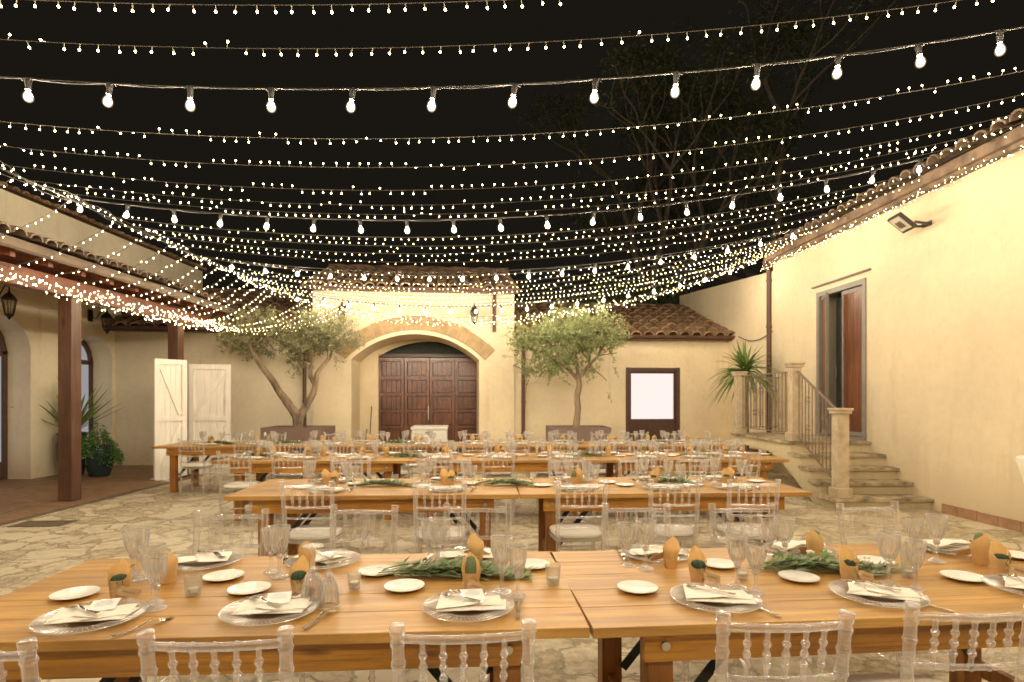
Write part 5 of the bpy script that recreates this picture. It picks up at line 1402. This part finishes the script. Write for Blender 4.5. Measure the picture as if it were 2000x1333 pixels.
# garlands
def garland(cx, cy, ang, L, wd, nst, npl, label, flowers, big=True, broad=12):
    t = thing('garland', label, 'garland', (cx, cy, TOPZ+.002), ang, 'green garlands along the tables')
    st = MB(); lv = MB(); bl = MB()
    for s_ in range(nst):
        x0 = -L/2+rnd.uniform(0, L*.28); x1 = x0+L*rnd.uniform(.5, .72); y0 = rnd.uniform(-.25, .25)*wd; y1 = y0+rnd.uniform(-.5, .5)*wd
        h = rnd.uniform(.008, .045)
        pts_ = [Vector((lerp(x0, x1, q_), lerp(y0, y1, q_)+.015*sin(q_*5+s_), .006+h*sin(PI*min(1, q_*1.1+.05)))) for q_ in [k/8 for k in range(9)]]
        st.tube(pts_, [.0028*(1-.6*k/8) for k in range(9)], 5)
        for j in range(npl):
            q_ = (j+rnd.random())/npl; q_ = .12+.88*q_
            k = min(7, int(q_*8)); p = pts_[k].lerp(pts_[k+1], q_*8-k)
            sd = rnd.choice((-1, 1)); d = Vector((rnd.uniform(.5, 1.2), sd*rnd.uniform(.3, 1.1), rnd.uniform(-.12, .55)))
            if p.z < .012: d.z = abs(d.z)
            leaf_quad(lv, p, d, rnd.uniform(.04, .064), rnd.uniform(.012, .018), Vector((rnd.uniform(-.3, .3), rnd.uniform(-.3, .3), 1)))
    for _ in range(broad):
        p = Vector((rnd.uniform(-L/2, L/2*.3), rnd.uniform(-.4, .4)*wd, rnd.uniform(.02, .05))); d = Vector((rnd.uniform(-1, .6), rnd.uniform(-1, 1), rnd.uniform(0, .4)))
        leaf_quad(bl, p, d, rnd.uniform(.05, .075), .032, Vector((rnd.uniform(-.3, .3), rnd.uniform(-.3, .3), 1)))
    st.build('stems', M['stem'], t, True); lv.build('leaves', M['garland'], t); bl.build('broad_leaves', M['garland2'], t)
    for (fx, fy, fz) in flowers:
        f_ = MB()
        for q_ in range(9):
            a = q_*2.4; r0 = .010+.0012*q_
            n0 = len(f_.v)
            for v in ((0, 0, -.008), (r0*cos(a-.6), r0*sin(a-.6), .004), (r0*1.35*cos(a), r0*1.35*sin(a), .012-.001*q_), (r0*cos(a+.6), r0*sin(a+.6), .004)): f_.v.append((fx+v[0], fy+v[1], fz+v[2]))
            f_.f.append((n0, n0+1, n0+2, n0+3))
        f_.ball((fx, fy, fz), .014, 8, 5); f_.build('flower', M['flower'], t)
gx, gy = T(905, 1122); garland(gx, gy, R(3), .78, .17, 22, 46, 'olive branch garland on the left front table', [], broad=10)
gx, gy = T(1618, 1116); garland(gx, gy, R(2), .74, .16, 18, 42, 'olive branch garland with white blooms on the right front table', [(.14, -.055, .055), (.10, .0, .065), (.03, .06, .065), (-.04, .08, .06), (.19, .02, .05)], broad=22)
for (ri, spec) in ((1, ((-1.12, .34), (-.02, .45), (1.55, .4))), (2, ((-3.35, .5), (-1.35, .4), (1.0, .5), (2.6, .4))), (3, ((-5.0, .5), (-3.8, .4), (-1.9, .4), (1.0, .5), (2.6, .4)))):
    for i, (x, dy) in enumerate(spec):
        e, an = edge(ri, x)
        fl_ = [(rnd.uniform(-.25, .25), rnd.uniform(-.05, .05), .05) for _ in range(4 if ri < 3 else 2)]
        garland(x, e+.5, an, .66, .16, 13, 30, 'green garland with white blooms on the %s table row, %s from left' % (ROWN[ri], ORD[i]), fl_, broad=14)

# ------------------------------------------------------------------ string lights
CX, CZ = -5.25, 3.93
def xend(Y): return XR(Y)-.20
def cat(X, Y, zl=3.66):
    if X <= -1.3: return zl+(CZ-zl)*((X+1.3)/(CX+1.3))**2
    return zl+(4.60-zl)*((X+1.3)/(xend(Y)+1.3))**2
def wire_pts(Y, zl, n=48, x0=None, x1=None):
    a = CX if x0 is None else x0; b = xend(Y) if x1 is None else x1
    return [(lerp(a, b, i/n), Y, cat(lerp(a, b, i/n), Y, zl)) for i in range(n+1)]
sock = MB(); sock.lathe([(.0005, .052), (.020, .050), (.0225, .042), (.0195, .012), (.0175, -.004), (.0165, -.030), (.0005, -.030)], 12); sock.box((0, 0, .047), (.085, .016, .012)); SOCK = sock.mesh('socket', M['socket'], True)
bu = MB(); bu.lathe([(.0005, -.117), (.013, -.1155), (.0235, -.108), (.0310, -.096), (.0335, -.081), (.0310, -.065), (.0235, -.049), (.0165, -.037), (.0140, -.029)], 10); BULB = bu.mesh('bulb', M['bulbhalo'], True)
bc = MB(); bc.lathe([(.0005, -.104), (.010, -.101), (.0185, -.092), (.0215, -.081), (.0195, -.066), (.0125, -.050), (.0005, -.046)], 12); CORE = bc.mesh('lit_core', M['bulb'], True)
fest = [(3.93, .0138, 3.655), (6.83, -.14, 3.66), (9.64, -.27, 3.66), (12.50, -.23, 3.55)]
hid = [(1.02, .1, 3.66), (-1.9, .0, 3.66)]
for i, (Y, ph, zl) in enumerate(fest+hid):
    seen = i < 4
    lab = 'festoon string of large glowing bulbs, %s nearest above the tables' % ORD[i] if seen else 'festoon string of bulbs overhead behind the camera'
    t = thing('festoon_lights', lab, 'string lights', (0, 0, 0), 0, 'festoon strings of large bulbs')
    w = MB(); w.tube(wire_pts(Y, zl, 60), .0042, 5)
    k0 = int((CX-ph)/.55); X = ph+.55*k0; prev = None; low = []
    xs_ = []
    while X < xend(Y)-.38:
        if X > CX+.08: xs_.append(X)
        X += .55
    for a, b in zip(xs_[:-1], xs_[1:]):
        for q_ in range(7): 
            x = lerp(a, b, q_/6); low.append((x, Y-.004, cat(x, Y, zl)-.004-.014*sin(PI*q_/6)*(.6+.4*sin(a*9))))
    w.tube(low, .0036, 5); w.build('wire', M['wiredark'], t)
    for x in xs_:
        z = cat(x, Y, zl)-.05
        tilt = R(rnd.uniform(-9, 9))
        s_ = mobj('socket', SOCK, t); s_.location = (x, Y, z); s_.rotation_euler = (R(rnd.uniform(-6, 6)), tilt, 0)
        b_ = mobj('bulb', BULB, t); b_.location = (x, Y, z); b_.rotation_euler = s_.rotation_euler; mobj('lit_core', CORE, b_)
# left continuation wires
for i, Y in enumerate((6.83, 9.64)):
    pass
# fairy lights
ls = MB(); ls.lathe([(.0022, -.002), (.0026, .028), (.0036, .030)], 5); STUB = ls.mesh('stub', M['stub'])
ld = MB(); ld.ball((0, 0, .036), .0062, 8, 5, 1.2); st_ = MB(); st_.tube([(0, 0, 0), (0, 0, .030)], .0026, 5, False); LED = mesh2('led', st_, M['stub'], ld, M['led'])
def strand(path, label, spacing=.105, indiv=False, r=.0072, name='fairy_lights', vis=None, jitter=.0, lit=None):
    """path: list of points. LEDs on little stubs alternately up, down and sideways"""
    t = thing(name, label, 'string lights', (0, 0, 0), 0, 'strings of tiny fairy lights')
    w = MB(); w.tube(path, .0028 if indiv else .0030, 4); w.build('wire', M['wire'], t)
    P_ = [Vector(p) for p in path]
    seglen = [(b-a).length for a, b in zip(P_[:-1], P_[1:])]; tot = sum(seglen)
    s_ = spacing*rnd.random(); mb = MB(); st = MB(); cnt = 0
    j = 0; acc = 0; mode = -1
    while s_ < tot:
        while acc+seglen[j] < s_: acc += seglen[j]; j += 1
        p = P_[j].lerp(P_[j+1], (s_-acc)/seglen[j])
        if rnd.random() < .35: mode = rnd.choice((-1, -1, 1, 0, -1))
        if mode == -1: d = Vector((rnd.uniform(-.25, .25), rnd.uniform(-.3, .3), -1))
        elif mode == 1: d = Vector((rnd.uniform(-.35, .35), rnd.uniform(-.3, .3), 1))
        else: d = Vector((rnd.uniform(-.5, .5), rnd.choice((-1, 1)), rnd.uniform(-.3, .3)))
        d.normalize()
        if jitter: p = p+Vector((rnd.uniform(-1, 1), rnd.uniform(-1, 1), rnd.uniform(-1, 1)))*jitter
        if vis is None or vis(p):
            if indiv and cnt < 100:
                q_ = d.to_track_quat('Z', 'Y')
                a = mobj('led', LED, t); a.location = p; a.rotation_mode = 'QUATERNION'; a.rotation_quaternion = q_
            else:
                mb.octa(p+d*.030, r); st.tube([p, p+d*.028], .0020, 3, False)
            cnt += 1
        s_ += spacing*rnd.uniform(.8, 1.15)
    if mb.v: tag(mobj('led_lights', mesh2('led_lights', st, M['stub'], mb, M[lit or 'ledfar'], False), t), kind='stuff')
    return t
FY = [(3.11, 3.665), (3.48, 3.655), (4.70, 3.66), (5.27, 3.655), (5.86, 3.66), (6.31, 3.66), (6.66, 3.67), (7.57, 3.66), (7.99, 3.655), (8.39, 3.65), (8.96, 3.66), (9.75, 3.62), (10.35, 3.62), (10.70, 3.60), (11.0, 3.57), (11.3, 3.55), (11.6, 3.52), (11.95, 3.50), (12.2, 3.48)]
OV = ['first', 'second', 'third', 'fourth', 'fifth', 'sixth', 'seventh', 'eighth', 'ninth', 'tenth', 'eleventh', 'twelfth', 'thirteenth', 'fourteenth', 'fifteenth', 'sixteenth', 'seventeenth', 'eighteenth', 'nineteenth', 'twentieth']
for i, (Y, zl) in enumerate(FY):
    strand(wire_pts(Y, zl), 'fairy light string strung across the courtyard, %s from the camera' % OV[i], .108 if Y < 10 else .095, indiv=Y < 6.9)
# drooping bundle in front of the gateway
for i, (Y, zl) in enumerate(((12.45, 3.30), (12.55, 3.22), (12.70, 3.17), (12.75, 3.25))):
    strand(wire_pts(Y, zl), 'fairy light string drooping lowest before the gateway, %s of its bundle from the front' % ORD[i], .10, r=.0078, jitter=.05)
# supporting cable on the left with lights twisted round it
cbt = thing('support_cable', 'steel cable on the left that the light strings are tied to', 'cable', (0, 0, 0))
m = MB(); m.tube([(CX, -5, CZ+.02), (CX, 4, CZ+.0), (CX, 8, CZ-.02), (CX, 12.8, CZ)], .006, 5); m.tube([(CX+.02*sin(i*1.3), -5+i*.5, CZ+.02*cos(i)) for i in range(36)], .004, 4); m.build('wire', M['wiredark'], cbt)
for q_ in range(2):
    strand([(CX+.05*sin(i*1.1+q_*2), 4+i*.25, CZ+.05*cos(i*.9+q_*2)) for i in range(36)], 'fairy light string twisted along the left support cable, %s of two' % ORD[q_], .12, r=.0072, lit='ledleft')
# strings falling from the cable to the portico
yy = [6.15, 6.9, 7.7, 8.35, 8.9, 9.4, 9.9, 10.35, 10.8, 11.2, 11.6, 12.0, 12.4, 12.75]
def fall(Y0, sagx, zt=3.08, X1=-6.27, k=.9):
    Y1 = Y0*k; n = 14
    return [(lerp(CX, X1, i/n), lerp(Y0, Y1, i/n), lerp(CZ, zt, i/n)-sagx*4*(i/n)*(1-i/n)) for i in range(n+1)]
for i, Y0 in enumerate(yy):
    strand(fall(Y0, .10+.012*i, 3.10), 'fairy light string falling from the left cable to the portico, %s from the front' % OV[i], .095, r=.0072, lit='ledleft')
for i in range(4):
    strand([(-6.27+.03*sin(j+i), lerp(4.5, 13.2, j/30), lerp(3.06, 3.13, j/30)+.035*sin(j*1.7+i*1.3)-.02*i*.5+(-.10*sin(PI*min(1, max(0, (j-9)/21))) if i > 1 else 0)) for j in range(31)],
           'fairy light string bunched along the portico beam, %s of its bundle' % ORD[i], .09, r=.0074, jitter=.035, lit='ledleft')
# far left: web of strings between the cable, portico end and gateway
for i in range(6):
    Y0 = 12.75; n = 14
    strand([(lerp(-4.55+.25*i, -6.25, j/n), lerp(12.7, 12.0+.18*i, j/n), lerp(3.72, 3.10, j/n)-(.34+.04*i)*4*(j/n)*(1-j/n)*.6) for j in range(n+1)], 'fairy light string in the web over the left olive tree, %s of six' % ORD[i], .09, r=.0076)
# along the right eave
for i in range(3):
    strand([(XR(y)-.14-.02*i, y, 4.43-.03*i+.03*sin(j*1.9+i)) for j, y in enumerate([3+.3*j for j in range(33)])], 'fairy light string bunched along the right eave, %s from the top' % ORD[i], .10, r=.0056, jitter=.035)

# ------------------------------------------------------------------ camera, world, render
cam = bpy.data.cameras.new('camera'); co2 = bpy.data.objects.new('camera', cam); COL.objects.link(co2)
co2.location = (0, 0, CAMZ); co2.rotation_euler = (R(90), 0, 0)
cam.sensor_width = 36; cam.lens = 36*F/2000; cam.shift_y = (HZ-666.5)/2000
cam.clip_start = .05; cam.clip_end = 400
cam.dof.use_dof = True; cam.dof.focus_distance = 2.6; cam.dof.aperture_fstop = 4.5
S.camera = co2
W = bpy.data.worlds.new('World'); S.world = W; W.use_nodes = True
nt = W.node_tree; bg = nt.nodes['Background']
sky = nt.nodes.new('ShaderNodeTexSky'); sky.sky_type = 'NISHITA'; sky.sun_disc = False; sky.sun_elevation = R(-9.5); sky.sun_rotation = R(200)
mx = nt.nodes.new('ShaderNodeMixRGB'); mx.blend_type = 'ADD'; mx.inputs[0].default_value = 1; mx.inputs[2].default_value = (.08, .067, .049, 1)
nt.links.new(sky.outputs[0], mx.inputs[1]); nt.links.new(mx.outputs[0], bg.inputs[0]); bg.inputs[1].default_value = .10
vs_ = S.view_settings; vs_.view_transform = 'Standard'; vs_.look = 'None'; vs_.gamma = 1; vs_.exposure = 0.34
S.render.filter_size = 1.15; S.render.engine = 'CYCLES'; cy = S.cycles
cy.use_denoising = True; cy.max_bounces = 16; cy.transparent_max_bounces = 40; cy.transmission_bounces = 12; cy.glossy_bounces = 5; cy.diffuse_bounces = 6
cy.caustics_refractive = False; cy.caustics_reflective = False; cy.sample_clamp_indirect = 6.0; cy.blur_glossy = .5
cy.use_light_tree = True; cy.use_adaptive_sampling = True; cy.adaptive_threshold = .012
